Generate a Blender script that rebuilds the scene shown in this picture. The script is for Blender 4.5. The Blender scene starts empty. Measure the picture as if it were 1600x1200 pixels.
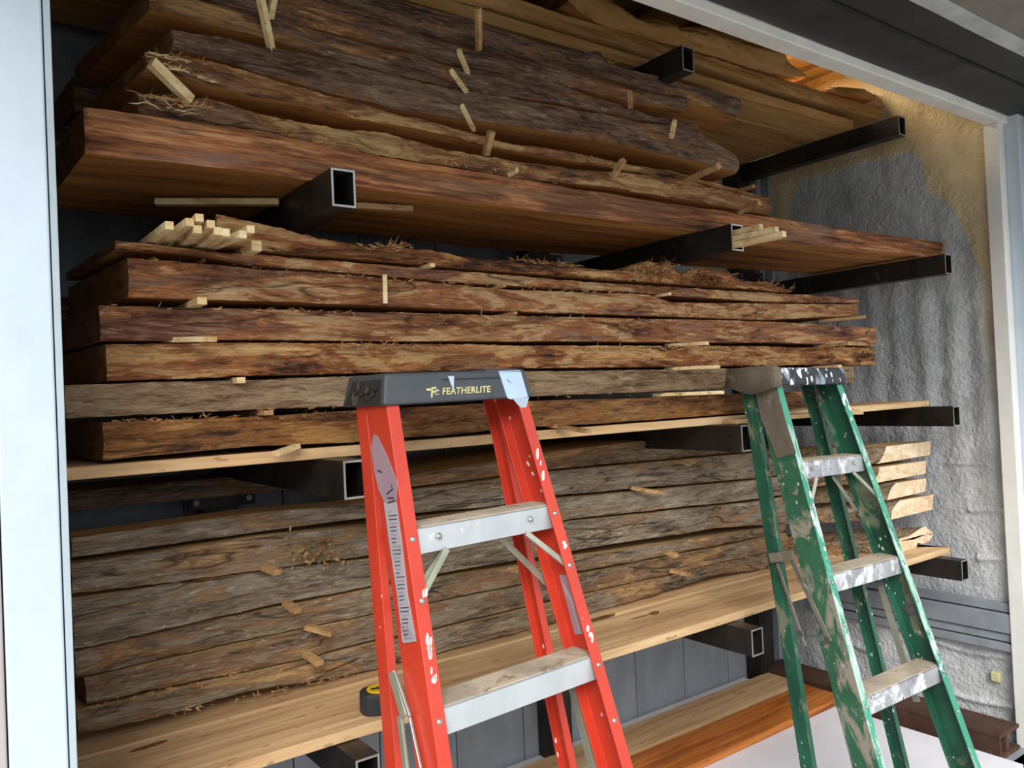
import bpy, bmesh, math, random
import numpy as np
from mathutils import Vector, Matrix
random.seed(7)
# ------------------------------------------------------------------ camera, sky, light, exposure
sc = bpy.context.scene
C = sc.collection
YAW, PIT, ROLL, FPX = math.radians(36.11), math.radians(.92), math.radians(-2.59), 1252.0
_f = np.array([math.sin(YAW)*math.cos(PIT), math.cos(YAW)*math.cos(PIT), math.sin(PIT)])
_r0 = np.array([math.cos(YAW), -math.sin(YAW), 0.0]); _u0 = np.cross(_r0, _f)
_r = math.cos(ROLL)*_r0+math.sin(ROLL)*_u0; _u = -math.sin(ROLL)*_r0+math.cos(ROLL)*_u0
cam_d = bpy.data.cameras.new('camera'); cam = bpy.data.objects.new('camera', cam_d); C.objects.link(cam)
cam.matrix_world = Matrix(((_r[0], _u[0], -_f[0], 0), (_r[1], _u[1], -_f[1], 0), (_r[2], _u[2], -_f[2], 0), (0, 0, 0, 1)))
cam_d.sensor_width = 36; cam_d.lens = 36*FPX/1600; cam_d.clip_start = .02; sc.camera = cam
sc.view_settings.view_transform = 'Standard'; sc.view_settings.look = 'None'
sc.view_settings.gamma = 1; sc.view_settings.exposure = 0.22; sc.view_settings.use_curve_mapping = False
W = bpy.data.worlds.new('overcast_sky'); sc.world = W; W.use_nodes = True
bgn = W.node_tree.nodes['Background']; bgn.inputs[0].default_value = (.86, .93, 1.0, 1); bgn.inputs[1].default_value = 1.25
sun_d = bpy.data.lights.new('sun', 'SUN'); sun_d.energy = 3.0; sun_d.angle = math.radians(35); sun_d.color = (1, .97, .93)
sun = bpy.data.objects.new('sun', sun_d); C.objects.link(sun)
sun.rotation_euler = Vector((.60, .80, -.72)).to_track_quat('-Z', 'Y').to_euler()
lamp_d = bpy.data.lights.new('ceiling_lamp', 'AREA'); lamp_d.energy = 4.5; lamp_d.color = (1, .80, .52); lamp_d.size = .12
lamp = bpy.data.objects.new('ceiling_lamp', lamp_d); C.objects.link(lamp); lamp.location = (3.02, 2.0, 1.385)

def ray(x, y): return _f+(x-800)/FPX*_r-(y-600)/FPX*_u
def PY(x, y, Y): d = ray(x, y); return d*Y/d[1]
def PZ(x, y, Z): d = ray(x, y); return d*Z/d[2]

# ------------------------------------------------------------------ helpers
def lin(h):
    h = h.lstrip('#'); v = [int(h[i:i+2], 16)/255 for i in (0, 2, 4)]
    return tuple((c/12.92 if c < .04045 else ((c+.055)/1.055)**2.4) for c in v)+(1,)

def mesh(name, verts, faces, mats=(), mi=None, smooth=False, parent=None, loc=None):
    me = bpy.data.meshes.new(name); me.from_pydata([tuple(v) for v in verts], [], faces)
    for m in mats: me.materials.append(m)
    if mi is not None: me.polygons.foreach_set('material_index', mi)
    if smooth: me.polygons.foreach_set('use_smooth', [True]*len(me.polygons))
    me.update()
    o = bpy.data.objects.new(name, me); C.objects.link(o)
    if parent is not None: o.parent = parent
    if loc is not None: o.location = loc
    return o

class MB:
    def __init__(s): s.v = []; s.f = []; s.m = []
    def box(s, a, b, mi=0, M=None):
        x0, y0, z0 = a; x1, y1, z1 = b
        p = [(x0,y0,z0),(x1,y0,z0),(x1,y1,z0),(x0,y1,z0),(x0,y0,z1),(x1,y0,z1),(x1,y1,z1),(x0,y1,z1)]
        s.hexa(p, mi, M)
    def hexa(s, p, mi=0, M=None):
        n = len(s.v)
        if M is not None: p = [M @ Vector(q) for q in p]
        s.v += [tuple(q) for q in p]
        s.f += [tuple(n+i for i in q) for q in ((3,2,1,0),(4,5,6,7),(0,1,5,4),(1,2,6,5),(2,3,7,6),(3,0,4,7))]
        s.m += [mi]*6
    def bar(s, a, b, w, h, mi=0, up=(0, 0, 1)):
        a = Vector(a); b = Vector(b); d = (b-a).normalized(); sd = d.cross(Vector(up)).normalized(); up = sd.cross(d)
        p = []
        for e in (a, b):
            for i, j in ((-1,-1),(1,-1),(1,1),(-1,1)): p.append(e+sd*(i*w/2)+up*(j*h/2))
        s.hexa(p, mi)
    def cyl(s, c, axis, r, h, n=16, mi=0, r2=None):
        c = Vector(c); ax = Vector(axis).normalized(); t = ax.orthogonal().normalized(); b = ax.cross(t); k = len(s.v)
        r2 = r if r2 is None else r2
        for hh, rr in ((0, r), (h, r2)):
            for i in range(n):
                a = 2*math.pi*i/n; s.v.append(tuple(c+ax*hh+(t*math.cos(a)+b*math.sin(a))*rr))
        for i in range(n): s.f.append((k+i, k+(i+1) % n, k+n+(i+1) % n, k+n+i)); s.m.append(mi)
        s.f.append(tuple(k+n+i for i in range(n))); s.m.append(mi)
        s.f.append(tuple(k+n-1-i for i in range(n))); s.m.append(mi)
    def obj(s, name, mats, parent=None, bevel=0, loc=None, smooth=False):
        v = s.v
        if loc is not None: v = [(a-loc[0], b-loc[1], c-loc[2]) for a, b, c in v]
        o = mesh(name, v, s.f, mats if isinstance(mats, (list, tuple)) else [mats], s.m, parent=parent, loc=loc, smooth=smooth)
        if bevel:
            md = o.modifiers.new('bevel', 'BEVEL'); md.width = bevel; md.segments = 2; md.limit_method = 'ANGLE'
        return o

def tag(o, label, cat, group=None, kind=None):
    o['label'] = label; o['category'] = cat
    if group: o['group'] = group
    if kind: o['kind'] = kind
    return o
def struct(o, label=None):
    o['kind'] = 'structure'
    if label: o['label'] = label
    return o
def empty(name, loc=(0, 0, 0)):
    o = bpy.data.objects.new(name, None); C.objects.link(o); o.location = loc; return o

# ------------------------------------------------------------------ noise (numpy)
_rng = np.random.RandomState(3); _T = _rng.rand(512, 512)
def vn(x, y, seed=0):
    x = np.asarray(x, float)+seed*17.13; y = np.asarray(y, float)+seed*9.71
    xi = np.floor(x).astype(int); yi = np.floor(y).astype(int); fx = x-xi; fy = y-yi
    fx = fx*fx*(3-2*fx); fy = fy*fy*(3-2*fy); g = lambda a, b: _T[a % 512, b % 512]
    return (g(xi, yi)*(1-fx)+g(xi+1, yi)*fx)*(1-fy)+(g(xi, yi+1)*(1-fx)+g(xi+1, yi+1)*fx)*fy
def fbm(x, y, seed=0, o=4):
    s = 0; a = 1; t = 0
    for i in range(o): s = s+a*vn(x*2**i, y*2**i, seed+i*3); t += a; a *= .55
    return s/t-.5

# ------------------------------------------------------------------ materials
class N:
    def __init__(s, name, rough=.7, metal=0, spec=.3):
        s.m = bpy.data.materials.new(name); s.m.use_nodes = True; s.t = s.m.node_tree; s.n = s.t.nodes
        s.b = s.n['Principled BSDF']; s.b.inputs['Roughness'].default_value = rough; s.b.inputs['Metallic'].default_value = metal
        s.b.inputs['Specular IOR Level'].default_value = spec
        s.tc = s.n.new('ShaderNodeTexCoord'); oi = s.n.new('ShaderNodeObjectInfo')
        ml = s.vm('MULTIPLY', oi.outputs['Random'], (31, 17, 23)); s.base = s.vm('ADD', s.tc.outputs['Object'], ml)
    def L(s, a, b): s.t.links.new(a, b)
    def put(s, sock, v):
        if hasattr(v, 'is_output') or isinstance(v, bpy.types.NodeSocket): s.L(v, sock)
        else: sock.default_value = v
    def vm(s, op, a, b):
        n = s.n.new('ShaderNodeVectorMath'); n.operation = op; s.put(n.inputs[0], a); s.put(n.inputs[1], b); return n.outputs[0]
    def ma(s, op, a, b=0.0, clamp=False):
        n = s.n.new('ShaderNodeMath'); n.operation = op; n.use_clamp = clamp; s.put(n.inputs[0], a); s.put(n.inputs[1], b); return n.outputs[0]
    def noise(s, scale, stretch=(1, 1, 1), det=5, rough=.55, dist=0.0, base=None):
        v = s.vm('MULTIPLY', base or s.base, stretch); n = s.n.new('ShaderNodeTexNoise'); s.L(v, n.inputs['Vector'])
        n.inputs['Scale'].default_value = scale; n.inputs['Detail'].default_value = det; n.inputs['Roughness'].default_value = rough
        n.inputs['Distortion'].default_value = dist; return n.outputs['Fac']
    def vor(s, scale, stretch=(1, 1, 1), feat='DISTANCE_TO_EDGE', out='Distance', warp=0):
        v = s.vm('MULTIPLY', s.base, stretch)
        if warp:
            n2 = s.n.new('ShaderNodeTexNoise'); n2.inputs['Scale'].default_value = scale*.8; s.L(v, n2.inputs['Vector'])
            v = s.vm('ADD', v, s.vm('MULTIPLY', n2.outputs['Color'], (warp/scale,)*3))
        n = s.n.new('ShaderNodeTexVoronoi'); n.feature = feat; s.L(v, n.inputs['Vector']); n.inputs['Scale'].default_value = scale
        return n.outputs[out]
    def ramp(s, f, stops, interp='LINEAR'):
        n = s.n.new('ShaderNodeValToRGB'); n.color_ramp.interpolation = interp; e = n.color_ramp.elements
        while len(e) > 1: e.remove(e[-1])
        e[0].position = stops[0][0]; e[0].color = stops[0][1] if len(stops[0][1]) == 4 else (*stops[0][1], 1)
        for p, c in stops[1:]: k = e.new(p); k.color = c
        s.L(f, n.inputs[0]); return n.outputs[0]
    def thr(s, f, a, b):
        n = s.n.new('ShaderNodeMapRange'); n.inputs['From Min'].default_value = a; n.inputs['From Max'].default_value = b
        s.L(f, n.inputs['Value']); return n.outputs[0]
    def mix(s, f, a, b, mode='MIX'):
        n = s.n.new('ShaderNodeMix'); n.data_type = 'RGBA'; n.blend_type = mode
        s.put(n.inputs[0], f); s.put(n.inputs[6], a); s.put(n.inputs[7], b); return n.outputs[2]
    def col(s, c): s.put(s.b.inputs['Base Color'], c); return s
    def bump(s, h, st=.5, d=.01):
        n = s.n.new('ShaderNodeBump'); n.inputs['Strength'].default_value = st; n.inputs['Distance'].default_value = d
        s.L(h, n.inputs['Height']); s.L(n.outputs[0], s.b.inputs['Normal']); return s

def bark_mat(name, b1, b2, b3, w1, w2, patch, fiss=.6, sc=1.0, mid=None, cover=.5):
    k = N(name, .78, 0, .3)
    big = k.noise(5.5*sc, (.42, 1, 1.6), 9, .66, 1.2)
    st0 = k.noise(9*sc, (.22, 1, 1.3), 5, .6, 1.5)
    st1 = k.noise(26*sc, (.16, 1, 1.2), 9, .68, 1.8)
    st2 = k.noise(110*sc, (.13, 1, 1.3), 5, .65, .8)
    pl = k.vor(24*sc, (.22, 1, 1.25), 'F1', 'Color', 2.4)
    pe = k.thr(k.vor(24*sc, (.22, 1, 1.25), warp=2.4), 0.0, .10)
    mx = k.ma('ADD', k.ma('ADD', k.ma('MULTIPLY', st0, .25), k.ma('MULTIPLY', st1, .32)), k.ma('ADD', k.ma('MULTIPLY', st2, .33), k.ma('MULTIPLY', pl, .10)))
    w2l = lin(w2); w1l = lin(w1); b2l = lin(b2)
    midc = lin(mid) if mid else tuple(.62*x+.38*y for x, y in zip(w1l[:3], b2l[:3]))+(1,)
    sh = lambda c, q: tuple(min(1, x*q) for x in c[:3])+(1,)
    wood = k.ramp(mx, [(.38, sh(w1l, .55)), (.44, w1l), (.51, w2l), (.60, sh(w2l, 1.3))])
    midr = k.ramp(mx, [(.37, sh(midc, .35)), (.44, sh(midc, .85)), (.51, sh(midc, 1.15)), (.60, sh(w1l, 1.35))])
    bark = k.ramp(mx, [(.38, sh(lin(b1), .35)), (.44, lin(b1)), (.50, lin(b2)), (.59, lin(b3))])
    f = k.ma('ADD', big, k.ma('ADD', k.ma('MULTIPLY', k.ma('SUBTRACT', st1, .5), .22), k.ma('MULTIPLY', k.ma('SUBTRACT', pl, .5), .07)))
    m1 = k.thr(f, patch-.055, patch-.015); m = k.thr(f, patch+.015, patch+.06)
    c = k.mix(m, k.mix(m1, bark, midr), wood)
    fs = k.thr(k.vor(13*sc, (.2, 1, 1.4), warp=2.6), 0.0, .06)
    gap = k.thr(k.noise(7, (.5, 1, 2), 4), .50, .60)
    fmask = k.ma('MULTIPLY', k.ma('SUBTRACT', 1.0, fs), k.ma('MULTIPLY', gap, fiss*.8), True)
    pm = k.ma('MULTIPLY', k.ma('SUBTRACT', 1.0, pe), k.ma('MULTIPLY', k.thr(st1, .42, .66), fiss*.5), True)
    c = k.mix(k.ma('MAXIMUM', fmask, pm), c, lin('#21140c'))
    chip = k.thr(k.noise(70*sc, (.2, 1, 1), 3, .5, 1.8), .64, .69)
    c = k.mix(k.ma('MULTIPLY', chip, .6), c, sh(lin(b3), 1.35))
    k.col(c)
    h = k.ma('ADD', k.ma('ADD', k.ma('MULTIPLY', st0, .6), k.ma('MULTIPLY', st1, 1.1)), k.ma('ADD', k.ma('MULTIPLY', st2, .45), k.ma('MULTIPLY', fmask, -.5)))
    h = k.ma('ADD', k.ma('SUBTRACT', h, k.ma('MULTIPLY', m1, .15)), k.ma('ADD', k.ma('MULTIPLY', pl, .25), k.ma('MULTIPLY', pm, -.25)))
    return k.bump(h, 1.0, .040).m
def beam_mat(name):
    k = N(name, .75, 0, .3)
    a = k.noise(34, (.05, 1, 1), 6, .6, .5); b_ = k.noise(120, (.05, 1, 1), 4, .6); sm = k.noise(5, (.3, 1, 1.6), 7, .65, 1.0)
    c = k.ramp(k.ma('ADD', k.ma('MULTIPLY', a, .6), k.ma('MULTIPLY', b_, .4)), [(.38, lin('#3f2416')), (.45, lin('#7d4a2c')), (.52, lin('#a3683f')), (.60, lin('#cb9563'))])
    c = k.mix(k.ma('MULTIPLY', k.thr(k.ma('ADD', sm, k.ma('MULTIPLY', k.ma('SUBTRACT', a, .5), .6)), .50, .58), .7), c, lin('#4a3125'))
    c = k.mix(k.ma('MULTIPLY', k.thr(k.noise(4, (.4, 1, 1.5), 6, .6, .6), .58, .66), .5), c, lin('#8d7668'))
    k.col(c); return k.bump(k.ma('ADD', a, k.ma('MULTIPLY', b_, .5)), .9, .010).m
def sawn_mat(name, a, b, c, rough=.75):
    k = N(name, rough, 0, .25)
    g1 = k.noise(4, (.3, 4, 4), 5, .6, .8); g2 = k.noise(40, (.07, 1, 1), 4, .6)
    col = k.ramp(k.ma('ADD', k.ma('MULTIPLY', g1, .6), k.ma('MULTIPLY', g2, .4)), [(.36, lin(a)), (.48, lin(b)), (.62, lin(c))])
    kn = k.thr(k.vor(3.2, (.45, 2.2, 2.2), 'F1'), .0, .07)
    col = k.mix(k.ma('SUBTRACT', 1.0, kn, True), col, tuple(x*.35 for x in lin(a)[:3])+(1,))
    sp = k.thr(k.noise(70, (.35, 1, 1), 2), .66, .7)
    col = k.mix(k.ma('MULTIPLY', sp, .5), col, tuple(x*.4 for x in lin(a)[:3])+(1,))
    k.col(col); return k.bump(k.ma('ADD', g2, k.ma('MULTIPLY', sp, -.5)), .35, .003).m
def end_mat(name, a, b):
    k = N(name, .85, 0, .2); g = k.noise(14, (1, 1, 2), 6, .65, .8); g2 = k.noise(90, (1, 1, 1), 3)
    k.col(k.ramp(k.ma('ADD', k.ma('MULTIPLY', g, .7), k.ma('MULTIPLY', g2, .3)), [(.38, lin(a)), (.6, lin(b))])); return k.bump(g2, .5, .004).m

M = {}
M['barkA'] = bark_mat('grey_brown_bark', '#6a4e3d', '#957460', '#bda083', '#a56e42', '#d4a36b', .585)
M['barkA2'] = bark_mat('peeling_brown_bark', '#6b4a35', '#9f7355', '#c7a07a', '#bf8049', '#ecbc80', .49)
M['beam'] = beam_mat('reddish_heartwood_edge')
M['barkC'] = bark_mat('red_purple_bark', '#7e4b38', '#ad7a60', '#d4aa8c', '#cf8c55', '#f3c18c', .485, .95, mid='#b9774a')
M['barkC2'] = bark_mat('shaggy_red_bark', '#53321f', '#9a6742', '#c99568', '#cd834b', '#f1ba7c', .475, 1.2, mid='#b06e41')
M['barkC3'] = bark_mat('fuzzy_tan_edge', '#9c7958', '#c4a17d', '#e0c39a', '#b68a5e', '#dfba88', .64, .25, 1.5)
M['barkC1'] = bark_mat('rough_brown_edge', '#63402a', '#a06c3f', '#c5945c', '#a96d38', '#d89e5d', .52, .7)
M['barkD'] = bark_mat('weathered_grey_bark', '#93806b', '#bba890', '#decdb4', '#ad8056', '#d6ad7a', .59, 1.0)
M['barkD2'] = bark_mat('weathered_brown_bark', '#826b54', '#b29a7d', '#d8c2a2', '#a87850', '#d6aa74', .55, 1.0)
M['sawnA'] = sawn_mat('sawn_amber', '#7d4f26', '#a8713a', '#c48c50')
M['sawnC'] = sawn_mat('sawn_brown', '#6e4526', '#96653c', '#b5824f')
M['sawnD'] = sawn_mat('sawn_tan', '#8e7047', '#ac8d60', '#c8ac7e')
M['plank'] = sawn_mat('pine_plank', '#a5805a', '#c29d72', '#d9b98d')
M['plank_pale'] = sawn_mat('pale_plank', '#b3a27c', '#cfc09a', '#e0d4b2')
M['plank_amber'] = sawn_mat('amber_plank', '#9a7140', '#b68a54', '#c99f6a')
M['plank_orange'] = sawn_mat('orange_stained_board', '#7c4118', '#a95f26', '#c47c38', .45)
M['endC'] = end_mat('end_grain_brown', '#5e3d22', '#8c6037')
M['endD'] = end_mat('end_grain_tan', '#d3b289', '#f4e0c0')
M['stick'] = sawn_mat('pale_stick', '#b59264', '#d6b987', '#ead6ac')
M['stick_dark'] = sawn_mat('brown_stick', '#7d5f40', '#a68056', '#c39c6c')
M['shred'] = sawn_mat('bark_shred', '#5a3924', '#96673f', '#c99f6c')
def paint(name, col, rough, metal=0, var=.12, dirt=None, dthr=.6, splat=None, sthr=.06, sscale=26, bump=.2, bscale=30, spec=.5):
    k = N(name, rough, metal, spec); c = lin(col)
    n1 = k.noise(9, (1, 1, .6), 6, .6); dk = tuple(x*(1-var*2) for x in c[:3])+(1,); lt = tuple(min(1, x*(1+var)) for x in c[:3])+(1,)
    cc = k.ramp(n1, [(.35, dk), (.6, lt)])
    if dirt: cc = k.mix(k.thr(k.noise(13, (1, 1, .5), 8, .7, .8), dthr, dthr+.07), cc, lin(dirt))
    if splat:
        v = k.vor(sscale, (1, 1, .55), 'F1', warp=.9); g = k.thr(k.noise(5, (1, 1, .6), 3), .42, .6)
        mm = k.ma('MULTIPLY', k.ma('LESS_THAN', v, k.ma('MULTIPLY', g, sthr*sscale/10)), 1.0); cc = k.mix(mm, cc, lin(splat))
        k.put(k.b.inputs['Metallic'], k.ma('MULTIPLY', k.ma('SUBTRACT', 1.0, mm), metal))
    k.col(cc); return k.bump(k.noise(bscale, (1, 1, 1), 4), bump, .003).m
M['steel'] = paint('dark_mill_steel', '#37332f', .42, .6, .25, '#5b5147', .62, None, bump=.15)
M['rim'] = paint('cut_steel_edge', '#a9a7a2', .35, .5, .1)
M['white'] = paint('white_painted_steel', '#c0ccd7', .5, 0, .03, bump=.12, bscale=60)
M['white_in'] = paint('white_painted_jamb', '#e2e0da', .55, 0, .04, bump=.1)
M['strip'] = paint('dusty_steel_strip', '#a9b6bd', .6, 0, .06, '#7b8688', .62)
M['black'] = paint('black_fascia', '#2b2a2a', .6, 0, .12, '#3b3a38', .6)
M['beamgrey'] = paint('pale_weathered_beam', '#b5b8ba', .8, 0, .12, bump=.6, bscale=120)
M['soffit'] = paint('grey_soffit', '#7b756c', .8, 0, .1)
M['ground'] = paint('concrete_ground', '#a8a6a0', .9, 0, .1, bump=.4)
M['sheet'] = paint('white_sheet', '#e6e4ea', .45, 0, .02, '#a79c90', .69, bump=.08)
M['rust'] = paint('rusty_steel', '#4a3125', .8, .1, .2, '#6b4a36', .6, bump=.5)
M['grey'] = paint('grey_painted_wall', '#868c92', .7, 0, .07, bump=.9, bscale=18)
M['red'] = paint('red_fibreglass', '#c63c27', .38, 0, .07, '#b0523f', .66, '#ead9d0', .035, 45, bump=.08)
M['green'] = paint('green_fibreglass', '#1f5540', .48, 0, .18, '#6f735d', .535, '#cfd4c4', .035, 60, bump=.2)
M['greenmud'] = paint('mud_smeared_green', '#2a5c42', .6, 0, .14, '#8d8678', .49, '#c7c0b4', .03, 60, bump=.4)
M['splat'] = paint('paint_spattered_edge', '#3c8f74', .5, 0, .12, '#a9c4b8', .5, '#e9eef0', .07, 55, bump=.35)
M['alu'] = paint('scuffed_aluminium', '#c3c8cb', .42, .35, .06, '#e9ebec', .64, bump=.15)
M['alusplat'] = paint('spattered_aluminium', '#a6a7ab', .5, .3, .12, '#e4e5e8', .50, '#55565c', .035, 60, bump=.25)
M['tread'] = paint('dusty_tread', '#b3a48f', .85, 0, .12, '#8a7660', .56, bump=.6, bscale=45)
M['zinc'] = paint('zinc_brace', '#a9aa97', .45, .5, .1, '#d5d6c6', .6)
M['oldzinc'] = paint('dirty_brace', '#77736a', .55, .3, .15, '#a9a698', .58)
M['rivet'] = paint('rivet_metal', '#a5a5a2', .35, .7, .08)
M['cap'] = paint('black_plastic_cap', '#42464b', .5, 0, .08, '#5b5f64', .64, bump=.15)
M['capend'] = paint('scuffed_cap_end', '#2f2b28', .6, 0, .12, '#5a5248', .6, bump=.3)
M['capg'] = paint('spattered_black_cap', '#20242b', .55, 0, .1, '#8d97a4', .52, '#f0f0f0', .07, 55, bump=.3)
M['mud'] = paint('dried_mud_wrap', '#6d6354', .9, 0, .15, '#938875', .55, bump=1, bscale=40)
M['letters'] = paint('cream_lettering', '#cfc58e', .6, 0, .1)
M['tape'] = paint('pale_blue_tape', '#b7cbdd', .6, 0, .04, bump=.2)
M['label'] = paint('worn_grey_label', '#a8a0a4', .6, 0, .06, '#8b8288', .6)
M['labelp'] = paint('torn_purple_label', '#a0838c', .6, 0, .06, '#bfaeb2', .62)
M['splash'] = paint('dried_pale_paint', '#e3cfc8', .6, 0, .04)
M['ink'] = paint('dark_ink', '#28304a', .6)
M['rubber'] = paint('black_rubber', '#26272a', .6, 0, .1)
M['yellow'] = paint('yellow_plastic', '#e2b90f', .4, 0, .04)
M['foamyel'] = paint('pale_yellow_foam', '#c6c491', .8, 0, .06)
M['bolt'] = paint('bolt_head', '#8a8a88', .35, .8, .08)

def foam_mat():
    k = N('painted_spray_foam', .55, 0, .4)
    sp = k.n.new('ShaderNodeSeparateXYZ'); k.L(k.tc.outputs['Object'], sp.inputs[0]); Y = sp.outputs[1]; Z = sp.outputs[2]
    thr = k.n.new('ShaderNodeFloatCurve'); k.L(k.thr(Y, 1.4, 2.5), thr.inputs['Value'])
    pts = [(0, .28), (.05, .42), (.10, .58), (.16, .73), (.225, .775), (.24, .90), (.27, .955), (.5, .97), (.75, .97), (.81, .90), (.85, .7), (1, .7)]
    cv = thr.mapping.curves[0]
    cv.points[0].location = pts[0]; cv.points[1].location = pts[-1]
    for p in pts[1:-1]: cv.points.new(*p)
    for p in cv.points: p.handle_type = 'VECTOR'
    thr.mapping.update()
    zz = k.ma('ADD', Z, k.ma('MULTIPLY', k.ma('SUBTRACT', k.noise(12, (1, 1, 1), 5, .6), .5), .07))
    d = k.ma('SUBTRACT', zz, thr.outputs[0]); m = k.thr(d, -.004, .006)
    edge = k.ma('MULTIPLY', k.thr(k.ma('ADD', Y, k.ma('MULTIPLY', k.ma('SUBTRACT', k.noise(6, (1, 1, .5), 5, .6), .5), .12)), 1.485, 1.41), k.thr(Z, -.3, .25))
    m = k.ma('MAXIMUM', m, k.ma('MULTIPLY', edge, .8))
    n = k.noise(7, (1, 1, .6), 6, .6)
    gr = k.ramp(n, [(.35, lin('#a9acae')), (.65, lin('#d0d2d3'))]); tan = k.ramp(n, [(.35, lin('#c9b48c')), (.65, lin('#e4d4ae'))])
    k.col(k.mix(m, gr, tan)); return k.bump(k.noise(62, (1, 1, 1), 5, .6), 1.0, .012).m
M['foam'] = foam_mat()

# ------------------------------------------------------------------ setting
b = MB(); b.box((-40, -40, -1.70), (40, 40, -1.62)); struct(b.obj('floor_ground', M['ground']), 'grey concrete ground outside the opening')
b = MB(); b.box((-.6, 1.36, -1.5), (3.55, 2.6, -1.43)); struct(b.obj('floor', M['grey']), 'floor of the steel box')
b = MB(); b.box((-.6, 1.36, -1.62), (3.55, 1.40, -1.431)); struct(b.obj('trim_3', M['steel']))
# back wall: separate upright panels with shadow gaps
b = MB(); b.box((-.6, 2.505, -1.43), (3.5, 2.6, 1.5)); wb = struct(b.obj('wall_back', M['grey']), 'grey painted back wall')
x = -.6
while x < 3.5:
    b = MB(); x1 = min(x+.30, 3.5); b.box((x+.002, 2.492, -1.43), (x1-.002, 2.506, 1.45)); b.obj('panel', M['grey'], wb, bevel=.002); x = x1
# left wall + right wall
b = MB(); b.box((-.6, 1.36, -1.43), (-.5, 2.6, 1.5)); struct(b.obj('wall_left', M['grey']))
ny, nz = 260, 520
yy, zz = np.meshgrid(np.linspace(1.38, 2.51, ny), np.linspace(-1.44, 1.45, nz))
flute = .006*np.sin(yy*2*np.pi/.115+2*fbm(yy*2, zz*1.2, 5))*np.clip((.75-np.abs(zz-.1))*2, 0, 1)*np.clip(.6+fbm(yy*2, zz*.8, 8)*2, 0, 1)
lump = .030*fbm(yy*3, zz*2.4, 11, 5)+.006*fbm(yy*16, zz*16, 12, 3)+.0035*fbm(yy*45, zz*45, 14, 3)
ridge = -.012*np.exp(-((((zz+.06*np.sin(yy*5))*5.2) % 1-.5)/.06)**2)*(zz < -.35)*(vn(yy*4, zz*3, 4) > .35)
xx = 3.39+flute+lump+ridge
vv = np.stack([xx, yy, zz], -1).reshape(-1, 3)
idx = np.arange(ny*nz).reshape(nz, ny)
ff = np.stack([idx[:-1, :-1], idx[1:, :-1], idx[1:, 1:], idx[:-1, 1:]], -1).reshape(-1, 4)
wr = struct(mesh('wall_right', vv, [tuple(int(i) for i in q) for q in ff], [M['foam']], smooth=True), 'spray-foamed end wall, grey paint stopping short of the bare tan foam')
b = MB(); b.box((3.43, 1.38, -1.43), (3.52, 2.6, 1.5)); b.obj('backing_board', M['grey'], wr)
for i, (z0, z1, t) in enumerate(((-.925, -.89, .018), (-1.005, -.93, .03), (-1.04, -1.01, .02), (-1.075, -1.045, .03))):
    b = MB(); b.box((3.385-t, 1.39, z0), (3.42, 2.3, z1)); b.obj('ledge_board', M['grey'], wr, bevel=.003)
b = MB(); b.box((3.372, 1.462, -1.212), (3.42, 1.498, -1.172)); b.obj('foam_patch', M['foamyel'], wr, bevel=.006)
b = MB(); b.box((3.32, 2.44, -1.43), (3.36, 2.492, 1.4)); b.box((3.36, 2.40, -1.43), (3.40, 2.44, 1.4)); struct(b.obj('trim_4', M['grey'], bevel=.003))
# ceiling with ribs
b = MB(); b.box((-.6, 1.36, 1.42), (3.55, 2.6, 1.5)); ce = struct(b.obj('ceiling', sawn_mat('tan_ceiling', '#6f6049', '#85745a', '#968467')), 'tan ceiling panels lit amber')
x = .1
while x < 3.4:
    b = MB(); b.box((x, 1.37, 1.395), (x+.07, 2.49, 1.421)); b.obj('rib', ce.data.materials[0], ce, bevel=.004); x += .26
for x in (1.05, 2.1, 2.95):
    b = MB(); b.box((x, 2.44, .95), (x+.09, 2.492, 1.39)); struct(b.obj('trim_5', M['stick_dark'], bevel=.003))
# opening: posts and header
b = MB(); b.box((.079, 1.345, -1.62), (.1515, 1.42, 1.3)); struct(b.obj('trim_1', M['white'], bevel=.003), 'white painted left post of the opening')
b = MB(); b.box((.1535, 1.347, -1.62), (.163, 1.44, 1.3)); struct(b.obj('trim_6', M['strip'], bevel=.001), 'dusty steel strip beside the left post')
b = MB(); b.box((-.6, 1.352, -1.62), (.077, 1.42, 1.3)); struct(b.obj('wall_front', paint('pinkish_panel', '#b3a9a6', .7, 0, .05), bevel=.003))
b = MB(); b.box((3.35, 1.35, -1.62), (3.40, 1.405, .97)); struct(b.obj('trim_2', M['white_in'], bevel=.003), 'white right jamb')
b = MB(); b.box((3.402, 1.30, -1.62), (3.46, 1.40, 1.02)); struct(b.obj('trim_7', M['white'], bevel=.003))
b = MB(); b.box((3.47, 1.20, .25), (3.56, 1.40, 1.0)); b.box((3.47, 1.20, -1.6), (3.56, 1.40, .1)); struct(b.obj('trim_8', M['black']))
b = MB(); b.box((.163, 1.335, .970), (3.40, 1.395, 1.03)); struct(b.obj('trim_9', M['white_in'], bevel=.003), 'white header tube above the opening')
b = MB(); b.box((-.6, 1.36, 1.03), (3.55, 1.42, 1.5)); struct(b.obj('trim_10', M['black']))
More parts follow.
